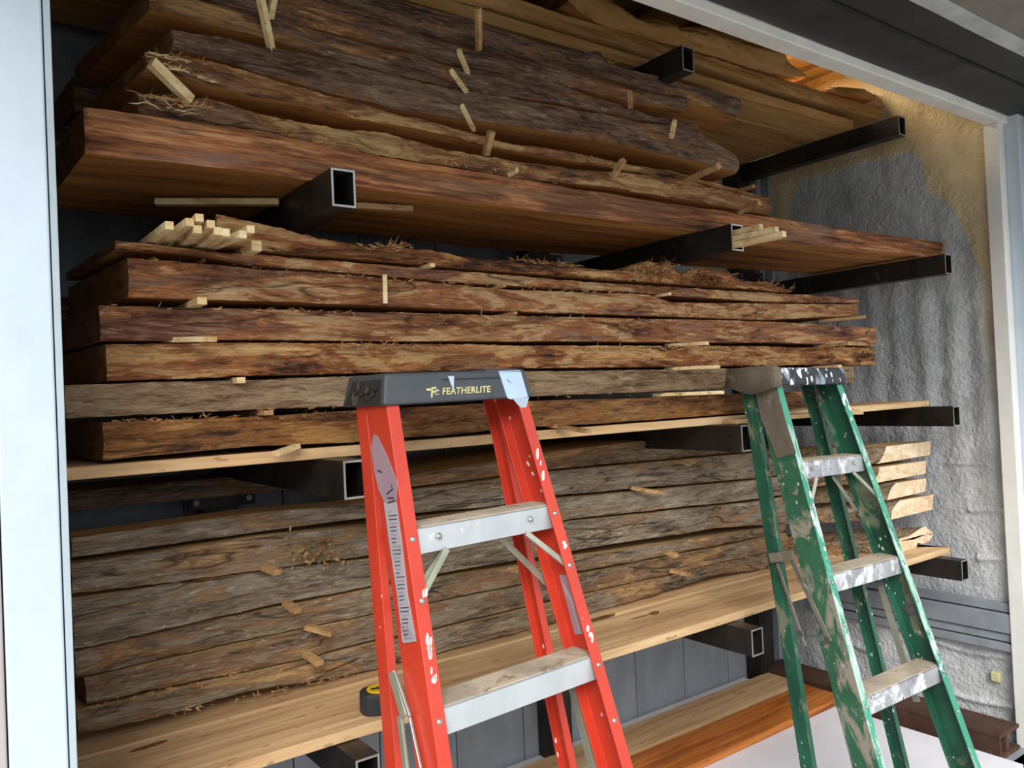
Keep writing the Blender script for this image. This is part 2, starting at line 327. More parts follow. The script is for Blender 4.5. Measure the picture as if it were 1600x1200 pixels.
# black door fascia / awning above
aw = empty('door_fascia', (1.9, 1.2, 1.0)); tag(aw, 'black folded door fascia with pale weathered beam along its outer edge, above the opening', 'awning')
def wig(name, x0, x1, y0, y1, z0, z1, m, seed, amp=.004):
    n = 60; v = []; f = []
    for i in range(n+1):
        x = x0+(x1-x0)*i/n; d = amp*(vn(x*3, 1, seed)+.6*vn(x*11, 2, seed)-.8)
        v += [(x-1.9, y0-1.2, z0-1+d), (x-1.9, y1-1.2+d*1.5, z0-1+d*.5), (x-1.9, y1-1.2, z1-1), (x-1.9, y0-1.2, z1-1)]
        if i:
            a = 4*(i-1); c = 4*i
            f += [(a, c, c+1, a+1), (a+1, c+1, c+2, a+2), (a+2, c+2, c+3, a+3), (a+3, c+3, c, a)]
    f += [(0, 1, 2, 3), (4*n+3, 4*n+2, 4*n+1, 4*n)]
    return mesh(name, v, f, [m], parent=aw)
wig('inner_flap', -.3, 3.7, 1.175, 1.334, .998, 1.10, M['black'], 1, .012)
wig('outer_flap', -.3, 3.7, 1.055, 1.17, 1.010, 1.10, M['black'], 2, .006)
wig('beam', -.3, 3.7, .998, 1.052, .998, 1.09, M['beamgrey'], 3, .003)
b = MB(); b.box((-.3, .35, 1.0), (3.0, .995, 1.12)); struct(b.obj('trim_11', M['soffit']))
b = MB(); b.box((3.001, .35, 1.0), (3.7, .995, 1.12)); struct(b.obj('trim_12', M['black']))

# ------------------------------------------------------------------ rack columns with cantilever arms
def tube(mb, x0, x1, y0, y1, z0, z1, t, mi=0):
    mb.box((x0, y0, z0), (x0+t, y1, z1), mi); mb.box((x1-t, y0, z0), (x1, y1, z1), mi)
    mb.box((x0+t, y0, z0), (x1-t, y1, z0+t), mi); mb.box((x0+t, y0, z1-t), (x1-t, y1, z1), mi)
for (xc, where, lv) in ((.684, 'left steel rack column, its arm ends framed between the slab stacks and the red ladder', 0), (1.913, 'middle steel rack column, with spacer sticks stored in one arm', 1), (3.175, 'right steel rack column, nearest the foam end wall', 2)):
    r = empty('rack_column', (xc, 2.4, -1.43)); tag(r, where, 'rack', 'steel cantilever rack columns')
    b = MB(); b.box((-.05, .0, .0), (.05, .085, 2.85)); b.obj('upright', M['steel'], r, bevel=.002)
    b = MB(); b.box((-.11, -.03, .0), (.11, .085, .012)); b.obj('base_plate', M['steel'], r, bevel=.002)
    for (zt, y0) in ((1.05, 1.63), (.471, 1.48), (-.112, 1.48), (-.700, 1.48)):
        b = MB(); tube(b, -.0255, .0255, y0-2.4, -.001, zt-.076+1.43, zt+1.43, .004); a = b.obj('arm', M['steel'], r)
        b = MB(); tube(b, -.0257, .0257, y0-2.4-.0012, y0-2.4, zt-.0762+1.43, zt+1.4302, .0042); b.obj('cut_edge', M['rim'], a)
        b = MB()
        if zt < 1: b.box((-.095, -.012, zt-.17+1.43), (.095, -.0005, zt+.07+1.43)); b.obj('bracket_plate', M['steel'], r, bevel=.001)
        for sx in (-.075, .075):
            for dz in (-.15, -.10, .02, .05):
                if zt > 1: continue
                b = MB(); b.cyl((sx, -.018, zt+dz+1.43), (0, 1, 0), .009, .006, 8); b.obj('bolt', M['bolt'], r)

# ------------------------------------------------------------------ slabs
def interp(pts, X): p = np.array(pts); return np.interp(X, p[:, 0], p[:, 1])
BARK_SETS = {}
def slab(name, top, bot, Y, width, mats, seed, skL=-.03, skR=0., amp=.013, rag=.003, bulge=.010, ymul=None, zmin=None, label='', cat='slab', group=None, xl=None, xr=None, step=.007, nr=13, und=0):
    T = [(PY(x, y, Y)[0], PY(x, y, Y)[2]) for x, y in top]; B = [(PY(x, y, Y)[0], PY(x, y, Y)[2]) for x, y in bot]
    x0 = xl if xl is not None else min(T[0][0], B[0][0]); x1 = xr if xr is not None else max(T[-1][0], B[-1][0])
    n = int((x1-x0)/step); X = np.linspace(x0, x1, n+1)
    zt = interp(T, X)+.004*fbm(X*5, X*0, seed); zb = interp(B, X)+.004*fbm(X*5, X*0, seed+5)
    if zmin is not None: zb = np.maximum(zb, zmin(X))
    zt = np.maximum(zt, zb+.012)
    loc = np.array([(x0+x1)/2, Y+width/2, float(zb.min())])
    v = np.linspace(0, 1, nr)
    XX, VV = np.meshgrid(X, v, indexing='ij'); H = (zt-zb)[:, None]
    wave = .022*fbm(XX*1.6, VV*.7, seed+1, 3)+.012*fbm(XX*6, VV*1.2, seed+2, 3)
    rid = np.abs(fbm(XX*9+2*VV, VV*H*55, seed+3, 4))*2
    fine = fbm(XX*38, VV*H*260, seed+4, 3)
    q_ = fbm(XX*7+1.5*VV, VV*H*38, seed+21, 4)*9; plate = (np.floor(q_)+np.clip((q_-np.floor(q_))*4, 0, 1))/9
    kn = np.zeros_like(XX)
    rs = np.random.RandomState(seed)
    for _ in range(int((x1-x0)*1.3)):
        kx = rs.uniform(x0, x1); kv = rs.uniform(.2, .8); R = rs.uniform(.02, .045)
        kn += rs.uniform(-.6, 1)*np.exp(-(((XX-kx)/R)**2+((VV-kv)*H/(R*.7))**2))
    YF = Y-bulge*np.sin(np.pi*VV)+wave-amp*(rid-.25)*1.2-amp*.7*fine-amp*1.2*kn-amp*2.2*plate
    edge = np.minimum(VV, 1-VV)
    Zj = rag*fbm(XX*45, VV*3, seed+6, 3)*2*(edge < .1)
    ZZ = zb[:, None]+H*VV+np.where(VV > .5, -np.abs(Zj), np.abs(Zj))
    # front shell
    e = np.clip(np.minimum(XX-x0, x1-XX)/.02, 0, 1); YF = YF+(1-e)**2*.004
    fv = np.stack([XX, YF, ZZ], -1).reshape(-1, 3)-loc
    nn = nr; id_ = np.arange((n+1)*nn).reshape(n+1, nn)
    fq = np.stack([id_[:-1, :-1], id_[1:, :-1], id_[1:, 1:], id_[:-1, 1:]], -1).reshape(-1, 4).tolist()
    # body (coarse columns)
    k = max(1, int(.035/step)); ci = list(range(0, n, k))+[n]
    depth = [.0, .04, .35, 1.0]
    bv = []; bf = []; bm = []
    ring = 8
    for j in ci:
        t = (X[j]-x0)/(x1-x0)
        for dd, top_ in [(d, False) for d in depth]+[(d, True) for d in depth[::-1]]:
            y = YF[j, -1 if top_ else 0] if dd == 0 else Y+dd*width
            if dd == 1: y += .02*math.sin(X[j]*7+seed)
            z = ZZ[j, -1] if (top_ and dd == 0) else ZZ[j, 0] if (dd == 0) else (zt[j] if top_ else zb[j])
            sk = (skL*(1-t)+skR*t)*dd
            bv.append((X[j]+sk-loc[0], y-loc[1], z-loc[2]))
    for a in range(len(ci)-1):
        for q in range(ring-1):
            p = a*ring+q; bf.append((p, p+1, p+ring+1, p+ring)); bm.append(0)
    # end caps follow the front shell's profile
    for s_, j in ((0, 0), (1, n)):
        base = len(bv); bv += [tuple(id0) for id0 in fv[id_[j, 1:-1]]]
        ringi = [(0 if s_ == 0 else (len(ci)-1)*ring)+q for q in range(ring)]
        loop = ringi+[base+m for m in range(nn-2)][::-1]
        bf.append(tuple(loop if s_ == 0 else loop[::-1])); bm.append(1)
    body = mesh(name, bv, bf, [mats[1], mats[2]], bm, loc=tuple(loc))
    bk = mesh('live_edge', fv, fq, [mats[0]], smooth=True, parent=body)
    tag(body, label, cat, group)
    return body, (X, zt)

def topfun(store, gap=.004):
    def f(X):
        z = np.full(len(X), -9.0)
        for (Xs, zs) in store:
            m = (X >= Xs[0]-.01) & (X <= Xs[-1]+.01); z = np.where(m, np.maximum(z, np.interp(X, Xs, zs)+gap), z)
        return z
    return f

DATA = {
'A0':([(133,168),(400,205),(600,245),(800,278),(1000,312),(1200,340),(1483,381)],[(133,240),(400,270),(800,327),(1000,350),(1200,375),(1360,395),(1483,403)]),
'A1':([(215,144),(260,148),(330,153),(400,175),(450,185),(525,200),(600,205),(700,235),(800,250),(912,265),(1075,280),(1205,318)],[(217,177),(337,202),(400,207),(600,245),(800,277),(960,295),(1205,335)]),
'A2':([(228,84),(287,88),(400,118),(500,145),(600,172),(725,200),(800,224),(900,237),(962,252),(1050,265),(1205,310)],[(228,108),(267,117),(315,135),(400,152),(475,162),(550,185),(600,192),(700,213),(800,234),(900,252),(1000,270),(1205,325)]),
'A3':([(267,46),(400,72),(525,95),(600,117),(700,140),(800,156),(900,172),(1000,192),(1085,197),(1100,217),(1150,240)],[(270,80),(400,113),(550,155),(612,170),(712,187),(800,197),(925,220),(1100,255),(1155,270)]),
'A4':([(232,-15),(400,24),(450,35),(550,65),(650,87),(712,107),(800,117),(840,120),(912,145),(1012,180),(1087,197)],[(235,17),(400,58),(500,87),(600,115),(700,138),(800,152),(900,168),(1000,188),(1087,200)]),
'A5':([(330,-40),(505,0),(600,27),(675,60),(800,90),(925,117),(1000,140),(1072,150)],[(330,5),(432,30),(500,52),(575,65),(625,75),(712,105),(800,119),(1000,160),(1075,172)]),
'A6':([(400,-55),(625,0),(737,32),(800,54),(875,77),(937,80),(950,97),(1050,125),(1155,155)],[(330,-40),(505,0),(600,27),(675,60),(800,88),(925,115),(1150,180)]),
'C8':([(337,334),(400,349),(500,372),(550,382),(625,387),(675,392),(750,405),(800,405),(887,415),(975,422),(1012,407),(1050,417),(1065,428),(1095,417),(1137,422),(1157,437),(1200,440),(1235,455)],[(370,387),(400,392),(525,402),(675,415),(800,425),(950,436),(1045,443),(1175,452),(1235,459)]),
'C7':([(180,376),(225,380),(357,395),(400,396),(500,405),(800,430),(950,442),(1037,447),(1200,457),(1340,466)],[(185,390),(300,397),(400,413),(525,427),(650,437),(800,447),(950,455),(1200,472),(1340,480)]),
'C6':([(200,402),(350,415),(400,421),(525,427),(800,452),(1012,460),(1045,472),(1200,474),(1340,475)],[(202,464),(400,470),(800,486),(1050,495),(1200,500),(1340,493)]),
'C5':([(155,476),(400,482),(800,493),(1200,502),(1370,512)],[(160,532),(400,532),(800,534),(1200,535),(1365,541)]),
'C4':([(165,537),(400,534),(800,539),(1200,541),(1365,543)],[(172,597),(400,587),(537,585),(812,576),(1200,571),(1370,570)]),
'C3':([(103,602),(400,592),(800,580),(1200,575),(1333,572)],[(103,654),(400,640),(547,635),(822,620),(950,615),(1150,606),(1333,597)]),
'C2':([(160,659),(400,651),(550,642),(825,627),(975,622),(1150,615),(1250,612)],[(162,720),(200,715),(400,697),(550,692),(837,667),(975,660),(1162,647),(1250,642)]),
}
def mats(b, s, e): return (M[b], M[s], M[e])
stack = []
aY = [1.60, 1.62, 1.63, 1.655, 1.68, 1.70, 1.73]
aM = ['beam', 'barkA2', 'barkA2', 'barkA', 'barkA', 'barkA', 'barkA']
aL = ['thick straight-edged reddish beam slab lying on the second steel arms, under the upper stack',
 'slab with peeling fibrous tan end, directly on the thick reddish beam slab',
 'warped slab with splintered pale left end and orange sawn underside, second above the reddish beam slab',
 'dark brown live-edge slab, third above the reddish beam slab in the upper stack',
 'dusty grey-brown slab with a pale left end at the picture top left, fourth above the beam slab',
 'dark bark slab above the wide dark gap, second from the top of the upper stack',
 'topmost dark slab of the upper stack, just under the amber shelf plank']
aK = [(-.02, 0, .003, .004, .001), (-.05, 0, .008, .011, .004), (-.07, .05, .008, .011, .004), (-.06, .04, .008, .009, .003), (-.07, .05, .009, .009, .003), (-.06, .06, .009, .009, .003), (-.05, .05, .01, .009, .003)]
for i in range(7):
    k = 'A%d' % i; skl, skr, bul, am, rg = aK[i]
    o, t = slab('wood_slab', *DATA[k], aY[i], .46, mats(aM[i], 'sawnA', 'endC'), 10+i*7, skl, skr, am, rg, bul, zmin=topfun(stack) if stack else (lambda X: np.full(len(X), .473)), label=aL[i], group='upper stack of live-edge slabs')
    stack.append(t)
# middle stack, bottom up, on the long pine plank
pl_top = -.0865
stack = [(np.array([-1, 5.]), np.array([pl_top, pl_top]))]
cs = [('C2', 'barkC1', 'brown rough-sawn slab resting on the long pine plank, behind the ladder tops', .008, .002),
      ('C3', 'barkC3', 'fuzzy tan slab behind the ladder caps, running past the left post', .004, .003),
      ('C4', 'barkC2', 'red-barked slab with black shaggy bark patches, level with the ladder caps', .010, .004),
      ('C5', 'barkC', 'thick red-barked slab with big amber patches, second above the fuzzy tan slab', .006, .002),
      ('C6', 'barkC', 'thick slab with rippled dark bark at its left end, third above the fuzzy tan slab', .009, .003),
      ('C7', 'barkC', 'thin red-barked slab carrying the cluster of pale sticks', .006, .003),
      ('C8', 'barkC2', 'shaggy topmost slab of the middle stack with loose bark shreds', .011, .006)]
for i, (k, bm_, lb, am, rg) in enumerate(cs):
    skl = {'C2': -.02, 'C3': 0, 'C4': -.05, 'C5': -.04, 'C6': -.045, 'C7': -.03, 'C8': .1}[k]
    o, t = slab('wood_slab', *DATA[k], 1.60, .42, mats(bm_, 'sawnC', 'endC'), 80+i*7, skl, .02, am, rg, .006 if k != 'C3' else .001, zmin=topfun(stack), label=lb, group='middle stack of red-barked slabs')
    stack.append(t)
# lower stack, set back
D = [('D6', [(120,1112),(400,1050),(590,1005),(1200,865)], [(122,1147),(225,1122),(400,1077),(590,1045),(927,959),(1117,900),(1210,885)], 'barkD2', 'thin split slab at the bottom of the lower stack, straight on the wide planks'),
 ('D5', [(135,1062),(400,1000),(580,963),(1200,840)], [(135,1100),(400,1045),(580,1002),(912,927),(1200,862)], 'barkD2', 'lower-stack slab whose grey square left end shows beside the post, second from the bottom'),
 ('D4', [(117,1018),(400,955),(575,920),(1195,825)], [(120,1060),(400,997),(580,960),(902,894),(1200,837)], 'barkD2', 'lower-stack slab with an orange bare patch near its left end, third from the bottom'),
 ('D3', [(113,935),(400,893),(575,873),(885,815),(1189,782)], [(117,1014),(400,951),(575,917),(895,861),(1120,825),(1200,820)], 'barkD', 'thick grey weathered slab in the middle of the lower stack, fourth from the bottom'),
 ('D2', [(112,882),(400,838),(567,822),(867,779),(1182,750)], [(113,929),(400,893),(567,870),(885,812),(1189,779)], 'barkD', 'lower-stack slab with tufts of lichen, fifth from the bottom'),
 ('D1', [(112,840),(400,802),(567,787),(645,765),(857,737),(1167,709)], [(112,871),(400,832),(567,810),(780,790),(867,774),(1182,747)], 'barkD', 'grey weathered slab second from the top of the lower stack'),
 ('D0', [(640,742),(857,705),(1160,672)], [(640,760),(780,747),(857,733),(1167,706)], 'barkD2', 'shaded brown slab on top of the lower stack, under the steel arms')]
stack = [(np.array([-1, 5.]), np.array([-.672, -.672]))]
for i, (k, tp, bt, bm_, lb) in enumerate(D):
    Yd = [1.86, 1.865, 1.87, 1.86, 1.85, 1.85, 1.87][i]
    o, t = slab('wood_slab', tp, bt, Yd, .11 if k == 'D1' else .34, mats(bm_, 'sawnD', 'endC'), 150+i*7, -.03, .02, .009, .003, .007, zmin=topfun(stack), xr=2.62 if i < 6 else 2.5, label=lb, group='lower stack of grey weathered slabs')
    stack.append(t)
# dark slabs in the second row, seen past the left ends
back = [('shaded slab edge behind the lower stack, just below the long pine plank at left', [(112,768),(400,742)], [(112,798),(400,770),(560,752)], 2.2, 'barkD2', .2, 1.2),
        ('shaded slab of the back row between the post and the middle stack', [(103,465),(143,472)], [(103,500),(143,505)], 2.1, 'barkC', .17, 1.6),
        ('lower shaded back-row slab between the post and the middle stack', [(103,540),(130,545)], [(100,575),(130,578)], 2.1, 'barkC', .16, 1.6),
        ('dark back-row slab low behind the left end of the reddish beam slab', [(90,200),(133,190)], [(90,268),(133,262)], 2.08, 'barkA', .20, 1.6),
        ('dark back-row slab behind the splintered left ends of the upper stack', [(130,120),(180,110)], [(120,175),(180,160)], 2.12, 'barkA', .30, 1.6)]
for i, (lb, tp, bt, Yb, bm_, xl, xr) in enumerate(back):
    slab('wood_slab', tp, bt, Yb, .26, mats(bm_, 'sawnC', 'endC'), 220+i*5, -.02, 0, .006, .002, label=lb, xl=xl, xr=xr, step=.02, nr=8, group='back-row slabs')

# short butt-end pieces at the right of the lower stack
OFF = [((1385,720),(1390,693),(1452,692),(1456,714),'topmost pale cut slab end at the right of the lower stack'),
       ((1376,752),(1383,727),(1444,721),(1449,742),'pale slab end with a dark crack, second from the top at right'),
       ((1385,783),(1380,757),(1445,748),(1448,768),'rounded pale slab end, third from the top at right'),
       ((1392,812),(1386,786),(1458,772),(1456,798),'pale slab end jutting furthest right, fourth from the top')]
for i, (bl, tl, tr, br, lb) in enumerate(OFF):
    Yo = 1.655; q = [PY(*p, Yo) for p in (bl, tl, tr, br)]; loc = Vector(((q[0][0]+q[3][0])/2, Yo+.25, min(q[0][2], q[3][2])))
    nseg = 10; v = []; f = []; m = []
    # front outline rounded at lower left (bark side), extruded back-left with a bark flank
    zb0, zt0 = (q[0][2]+q[3][2])/2, (q[1][2]+q[2][2])/2; xl_, xr_ = q[0][0], (q[2][0]+q[3][0])/2; h = zt0-zb0
    prof = []
    for a in range(nseg+1):
        t = a/nseg; cx = xl_+.07*(1-math.sin(t*math.pi/2)**.8)*(-1 if i in (0, 1) else 1); prof.append((cx+.006*vn(t*7, i, 9), zt0-h*t if i in (2, 3) else zb0+h*t))
    prof = prof if i not in (2, 3) else prof[::-1]
    outline = prof+[(xr_+.01, zt0-.004), (xr_+.005, zb0+h*.5), (xr_-.005, zb0+.002)]
    K = 12
    for kk in range(K+1):
        t = kk/K
        for (px_, pz_) in outline:
            v.append((px_-t*.50+.008*vn(t*6, pz_*30, i), Yo+t*.36+.006*vn(t*9, px_*9, i+4), pz_+(.003*vn(t*5, px_*8, i+7) if 0 < t else 0)))
    no = len(outline); ns = len(prof)
    for kk in range(K):
        for a in range(no):
            a2 = (a+1) % no; f.append((kk*no+a, (kk+1)*no+a, (kk+1)*no+a2, kk*no+a2)); m.append(0 if a < ns-1 else 1)
    f.append(tuple(range(no))); m.append(2); f.append(tuple(K*no+no-1-a for a in range(no))); m.append(2)
    v = [(a-loc.x, b_-loc.y, c-loc.z) for a, b_, c in v]
    o = mesh('slab_end', v, f, [M['barkD2'], M['sawnD'], M['endD']], m, loc=loc); tag(o, lb, 'slab', 'pale butt-end pieces at the right')
# two wavy thin pieces below them
for i, (pts, lb) in enumerate(((((1404,842),(1420,838),(1440,824),(1446,823),(1458,833),(1440,838),(1428,843),(1405,846)), 'peaked thin slab offcut under the pale cut slab ends'),
                               (((1405,846),(1440,836),(1458,836),(1452,846),(1441,850),(1434,848),(1428,869),(1412,871)), 'notched offcut standing on the wide plank at the right'))):
    Yo = 1.66; q = [PY(*p, Yo) for p in pts]; n = len(q); loc = Vector((q[0][0], Yo+.2, q[-1][2]))
    v = []
    for kk, t in enumerate((0, .3, 1)): v += [(p[0]-t*.42-loc.x, Yo+t*.3-loc.y, p[2]-loc.z-.002*t) for p in q]
    f = []; m = []
    for kk in range(2):
        for a in range(n): a2 = (a+1) % n; f.append((kk*n+a, kk*n+a2, (kk+1)*n+a2, (kk+1)*n+a)); m.append(0)
    f.append(tuple(range(n))[::-1]); m.append(1); f.append(tuple(2*n+a for a in range(n))); m.append(1)
    o = mesh('slab_end', v, f, [M['barkD2'], M['endD']], m, loc=loc); tag(o, lb, 'slab', 'pale butt-end pieces at the right')

# ------------------------------------------------------------------ planks (sawn shelf boards)
def board(name, x0, x1, y0, y1, z0, z1, m, label, group=None, wav=.0015, seed=0, cut=0, dz=0):
    n = max(8, int((x1-x0)/.04)); v = []; f = []; L = ((x0+x1)/2, (y0+y1)/2, z0)
    for i in range(n+1):
        t = i/n; x = x0+(x1-x0)*t; w = wav*(vn(x*4, 0, seed)*2-1); w2 = wav*(vn(x*5, 3, seed)*2-1); zz_ = dz*t
        c = -cut if i == n else 0
        v += [(x-L[0], y0+w-L[1], z0-L[2]+zz_), (x-L[0], y0+w-L[1], z1-L[2]+zz_), (x-L[0]+c, y1+w2-L[1], z1-L[2]+zz_), (x-L[0]+c, y1+w2-L[1], z0-L[2]+zz_)]
        if i:
            a = 4*(i-1); c_ = 4*i
            for q in range(4): f.append((a+q, c_+q, c_+(q+1) % 4, a+(q+1) % 4))
    f += [(0, 1, 2, 3), (4*n+3, 4*n+2, 4*n+1, 4*n)]
    o = mesh(name, v, f, [m], loc=L); md = o.modifiers.new('bevel', 'BEVEL'); md.width = .0015; md.segments = 1; md.limit_method = 'ANGLE'
    tag(o, label, 'plank', group); return o
sp = 'shelf planks on the steel arms'
board('shelf_plank', .165, 3.21, 1.598, 1.86, -.1115, -.0885, M['plank'], 'long pine plank under the middle stack, on the third steel arms', sp, seed=1, cut=.05)
board('shelf_plank', .165, 3.10, 1.865, 2.2, -.1115, -.0885, M['plank'], 'rear pine plank behind the long front plank, third steel arms', sp, seed=2)
board('shelf_plank', 1.95, 2.62, 1.545, 1.594, -.1115, -.097, M['plank'], 'short narrow slat in front of the long pine plank, behind the green ladder', sp, seed=9)
board('shelf_plank', .165, 3.26, 1.572, 1.80, -.699, -.675, M['plank'], 'wide front plank of the lowest shelf, with the tape measure on it', sp, .004, 3, cut=.16)
board('shelf_plank', .165, 3.10, 1.812, 2.30, -.699, -.673, M['plank'], 'rear wide plank of the lowest shelf, carrying the grey slab stack', sp, .003, 4)
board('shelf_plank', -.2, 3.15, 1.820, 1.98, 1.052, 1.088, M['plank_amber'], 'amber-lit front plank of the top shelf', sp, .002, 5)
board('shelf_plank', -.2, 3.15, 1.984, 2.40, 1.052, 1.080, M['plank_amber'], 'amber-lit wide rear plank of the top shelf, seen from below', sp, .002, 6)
board('floor_board', .9, 3.22, 2.222, 2.405, -1.379, -1.355, M['plank'], 'pale brown board lying on the white sheet near the back wall', 'boards on the white sheet', .002, 7)
board('floor_board', 1.2, 3.15, 2.0, 2.195, -1.379, -1.350, M['plank_orange'], 'orange-brown stained board lying in front of the pale board', 'boards on the white sheet', .003, 8)

for kx, ky, a_, b_, rz in ((940, 966, .050, .010, .05), (1022, 958, .022, .012, .3), (1066, 965, .006, .005, 0), (232, 1166, .035, .008, .1), (1164, 927, .006, .004, 0), (775, 1033, .010, .006, 0), (1000, 964, .035, .004, 0)):
    p = PZ(kx, ky, -.6748); Yk = p[1]; host = [o for o in bpy.data.objects if o.name.startswith('shelf_plank') and o.location.z < -.6 and abs(o.location.y-(1.686 if Yk < 1.80 else 2.056)) < .05][0]
    zt = .0240+.0004 if Yk < 1.80 else .0260+.0004; n_ = 18; vv_ = []
    for zz_ in (zt-.002, zt):
        for i in range(n_):
            an = 2*math.pi*i/n_; r_ = 1+.25*vn(i*.9, kx*.1, 3); x_ = a_*r_*math.cos(an); y_ = b_*r_*math.sin(an)
            vv_.append((p[0]-host.location.x+x_*math.cos(rz)-y_*math.sin(rz), Yk-host.location.y+x_*math.sin(rz)+y_*math.cos(rz), zz_))
    mesh('knot', vv_, [tuple(range(n_))[::-1], tuple(range(n_, 2*n_))]+[(i, (i+1) % n_, n_+(i+1) % n_, n_+i) for i in range(n_)], [M['endC'] if a_ > .02 else M['stick_dark']], parent=host)
# top shelf slabs
tm = mats('barkA2', 'plank_amber', 'endC')
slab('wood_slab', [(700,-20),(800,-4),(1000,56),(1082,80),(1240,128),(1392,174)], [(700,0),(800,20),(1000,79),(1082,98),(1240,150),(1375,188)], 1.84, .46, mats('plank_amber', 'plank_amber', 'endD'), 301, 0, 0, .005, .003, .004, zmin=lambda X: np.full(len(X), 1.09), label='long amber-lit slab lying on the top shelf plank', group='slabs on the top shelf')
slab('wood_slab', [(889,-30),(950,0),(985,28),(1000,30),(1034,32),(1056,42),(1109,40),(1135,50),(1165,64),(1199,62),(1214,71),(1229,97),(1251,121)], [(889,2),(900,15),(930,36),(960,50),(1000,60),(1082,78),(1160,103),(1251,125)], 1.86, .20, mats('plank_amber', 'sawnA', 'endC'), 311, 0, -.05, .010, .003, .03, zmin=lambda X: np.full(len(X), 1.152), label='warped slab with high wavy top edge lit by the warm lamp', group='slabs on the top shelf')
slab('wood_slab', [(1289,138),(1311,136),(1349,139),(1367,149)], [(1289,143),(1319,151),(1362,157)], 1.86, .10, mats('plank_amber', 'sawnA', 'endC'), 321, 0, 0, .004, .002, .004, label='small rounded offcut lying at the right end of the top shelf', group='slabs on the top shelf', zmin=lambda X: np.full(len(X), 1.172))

# ------------------------------------------------------------------ white sheet, rusty beam
b = MB(); b.box((-.2, 1.28, -1.405), (3.10, 2.488, -1.381)); tag(b.obj('insulation_sheet', M['sheet'], bevel=.004), 'white sheet lying on the floor under the rack', 'sheet')
b = MB(); b.box((3.17, 1.385, -1.350), (3.335, 2.44, -1.335)); b.box((3.235, 1.39, -1.415), (3.255, 2.44, -1.350)); b.box((3.17, 1.385, -1.43), (3.335, 2.44, -1.415))
b.box((3.17, 1.385, -1.415), (3.18, 2.44, -1.350))
tag(b.obj('steel_beam', M['rust'], bevel=.003), 'rusty brown steel beam along the foot of the foam wall', 'beam')

# ------------------------------------------------------------------ sticks
ST = []
def stick(a, b_, w, h, m, label, group='loose spacer sticks', up=(0, 0, 1)):
    a = Vector([float(q) for q in a]); b_ = Vector([float(q) for q in b_]); mb = MB(); mb.bar(a, b_, w, h, 0, up)
    o = mb.obj('spacer_stick', m, bevel=.001, loc=tuple(b_)); tag(o, label, 'stick', group); ST.append(o); return o
def lean(root, tip, Yr, Yt, w, label, m='stick', g='sticks between the upper slabs'):
    r_ = PY(*root, Yr); t_ = PY(*tip, Yt); return stick(t_, r_, w, w*.8, M[m], label, g, up=(0, -1, .2))
lean((424, 78), (406, -8), 1.66, 1.56, .016, 'long tilted stick crossing the dusty slab at the top left')
lean((422, 28), (430, -14), 1.67, 1.62, .014, 'short stick behind the long tilted stick, cut by the picture top')
lean((748, 78), (747, 12), 1.70, 1.63, .016, 'upright brown stick near the top, beside the amber plank edge', 'stick_dark')
lean((731, 114), (717, 80), 1.68, 1.62, .014, 'short pale stick between the fourth and fifth upper slabs')
lean((730, 145), (706, 112), 1.66, 1.55, .013, 'pale stick with a bright square end, leaning left in the upper stack')
lean((740, 203), (722, 166), 1.64, 1.56, .012, 'thin pale stick wedged above the warped orange slab')
lean((759, 242), (768, 205), 1.62, 1.58, .017, 'orange-brown stick standing upright above the reddish beam slab', 'stick_dark')
lean((985, 166), (984, 145), 1.66, 1.62, .018, 'small upright stick at the right of the dark slabs', 'stick_dark')
lean((1049, 214), (1054, 189), 1.63, 1.59, .016, 'small pale upright stick near the right ends of the upper slabs')
lean((958, 275), (974, 250), 1.60, 1.55, .018, 'brown stick beside the shaggy knot of the warped slab', 'stick_dark')
lean((1070, 283), (1123, 259), 1.62, 1.45, .018, 'pale stick jutting right under the dark slab near the right arm', 'stick_dark')
lean((298, 157), (236, 97), 1.60, 1.57, .020, 'pale splinter board hanging from the left end of the warped slab')
lean((795, 272), (808, 266), 1.58, 1.55, .014, 'stub of a pale stick on the reddish beam slab')
lean((1152, 334), (1187, 317), 1.60, 1.50, .014, 'brown stick poking out at the right end of the beam slab', 'stick_dark')
lean((1155, 298), (1178, 291), 1.62, 1.54, .012, 'thin brown stick just left of the top right arm', 'stick_dark')
g = 'cluster of pale sticks on the middle stack'
for i, (tip, root, lb) in enumerate((((265,352),(240,376),'leftmost stick of the pale cluster'), ((297,347),(266,376),'long second stick of the pale cluster'), ((312,340),(286,368),'highest stick of the pale cluster, behind the second'),
        ((309,358),(290,375),'short stick tucked below the highest one in the cluster'), ((330,350),(302,379),'fifth stick from the left in the cluster'), ((341,361),(316,381),'small square stick in the middle right of the cluster'),
        ((353,363),(328,383),'stick right of the small square one in the cluster'), ((380,366),(342,384),'long flat stick at the right of the cluster'), ((392,358),(366,374),'rightmost raised stick of the cluster'))):
    t_ = PY(*tip, 1.47); r_ = PY(*root, 1.585); r_ = r_+(r_-t_)*1.1; r_[2] = max(r_[2], .326)
    stick(t_, r_, .0145, .0145, M['stick'], lb, g)
g2 = 'sticks between the middle slabs'
def strt(tip, Yt, label, w=.018, h=.014, m='stick', back=.3, g=g2):
    t_ = PY(*tip, Yt); r_ = t_+np.array([0, back, 0]); return stick(t_, r_, w, h, M[m], label, g)
strt((401,384),1.54,'stick end beside the left tip of the shaggy top slab', .02, .02)
strt((676,414),1.57,'stick end under the middle of the shaggy top slab', .014, .009)
strt((1047,459),1.56,'tiny stick end below the bark clump', .010, .008)
strt((788,446),1.57,'small stick end under the thin slab, middle of the stack', .010, .008, 'stick_dark')
strt((316,470),1.545,'round-cornered stick end below the rippled-bark slab', .018, .014)
strt((806,489),1.57,'small stick end behind and above the red ladder', .010, .007, 'stick_dark')
strt((377,594),1.575,'square stick end above the fuzzy tan slab at left', .017, .012)
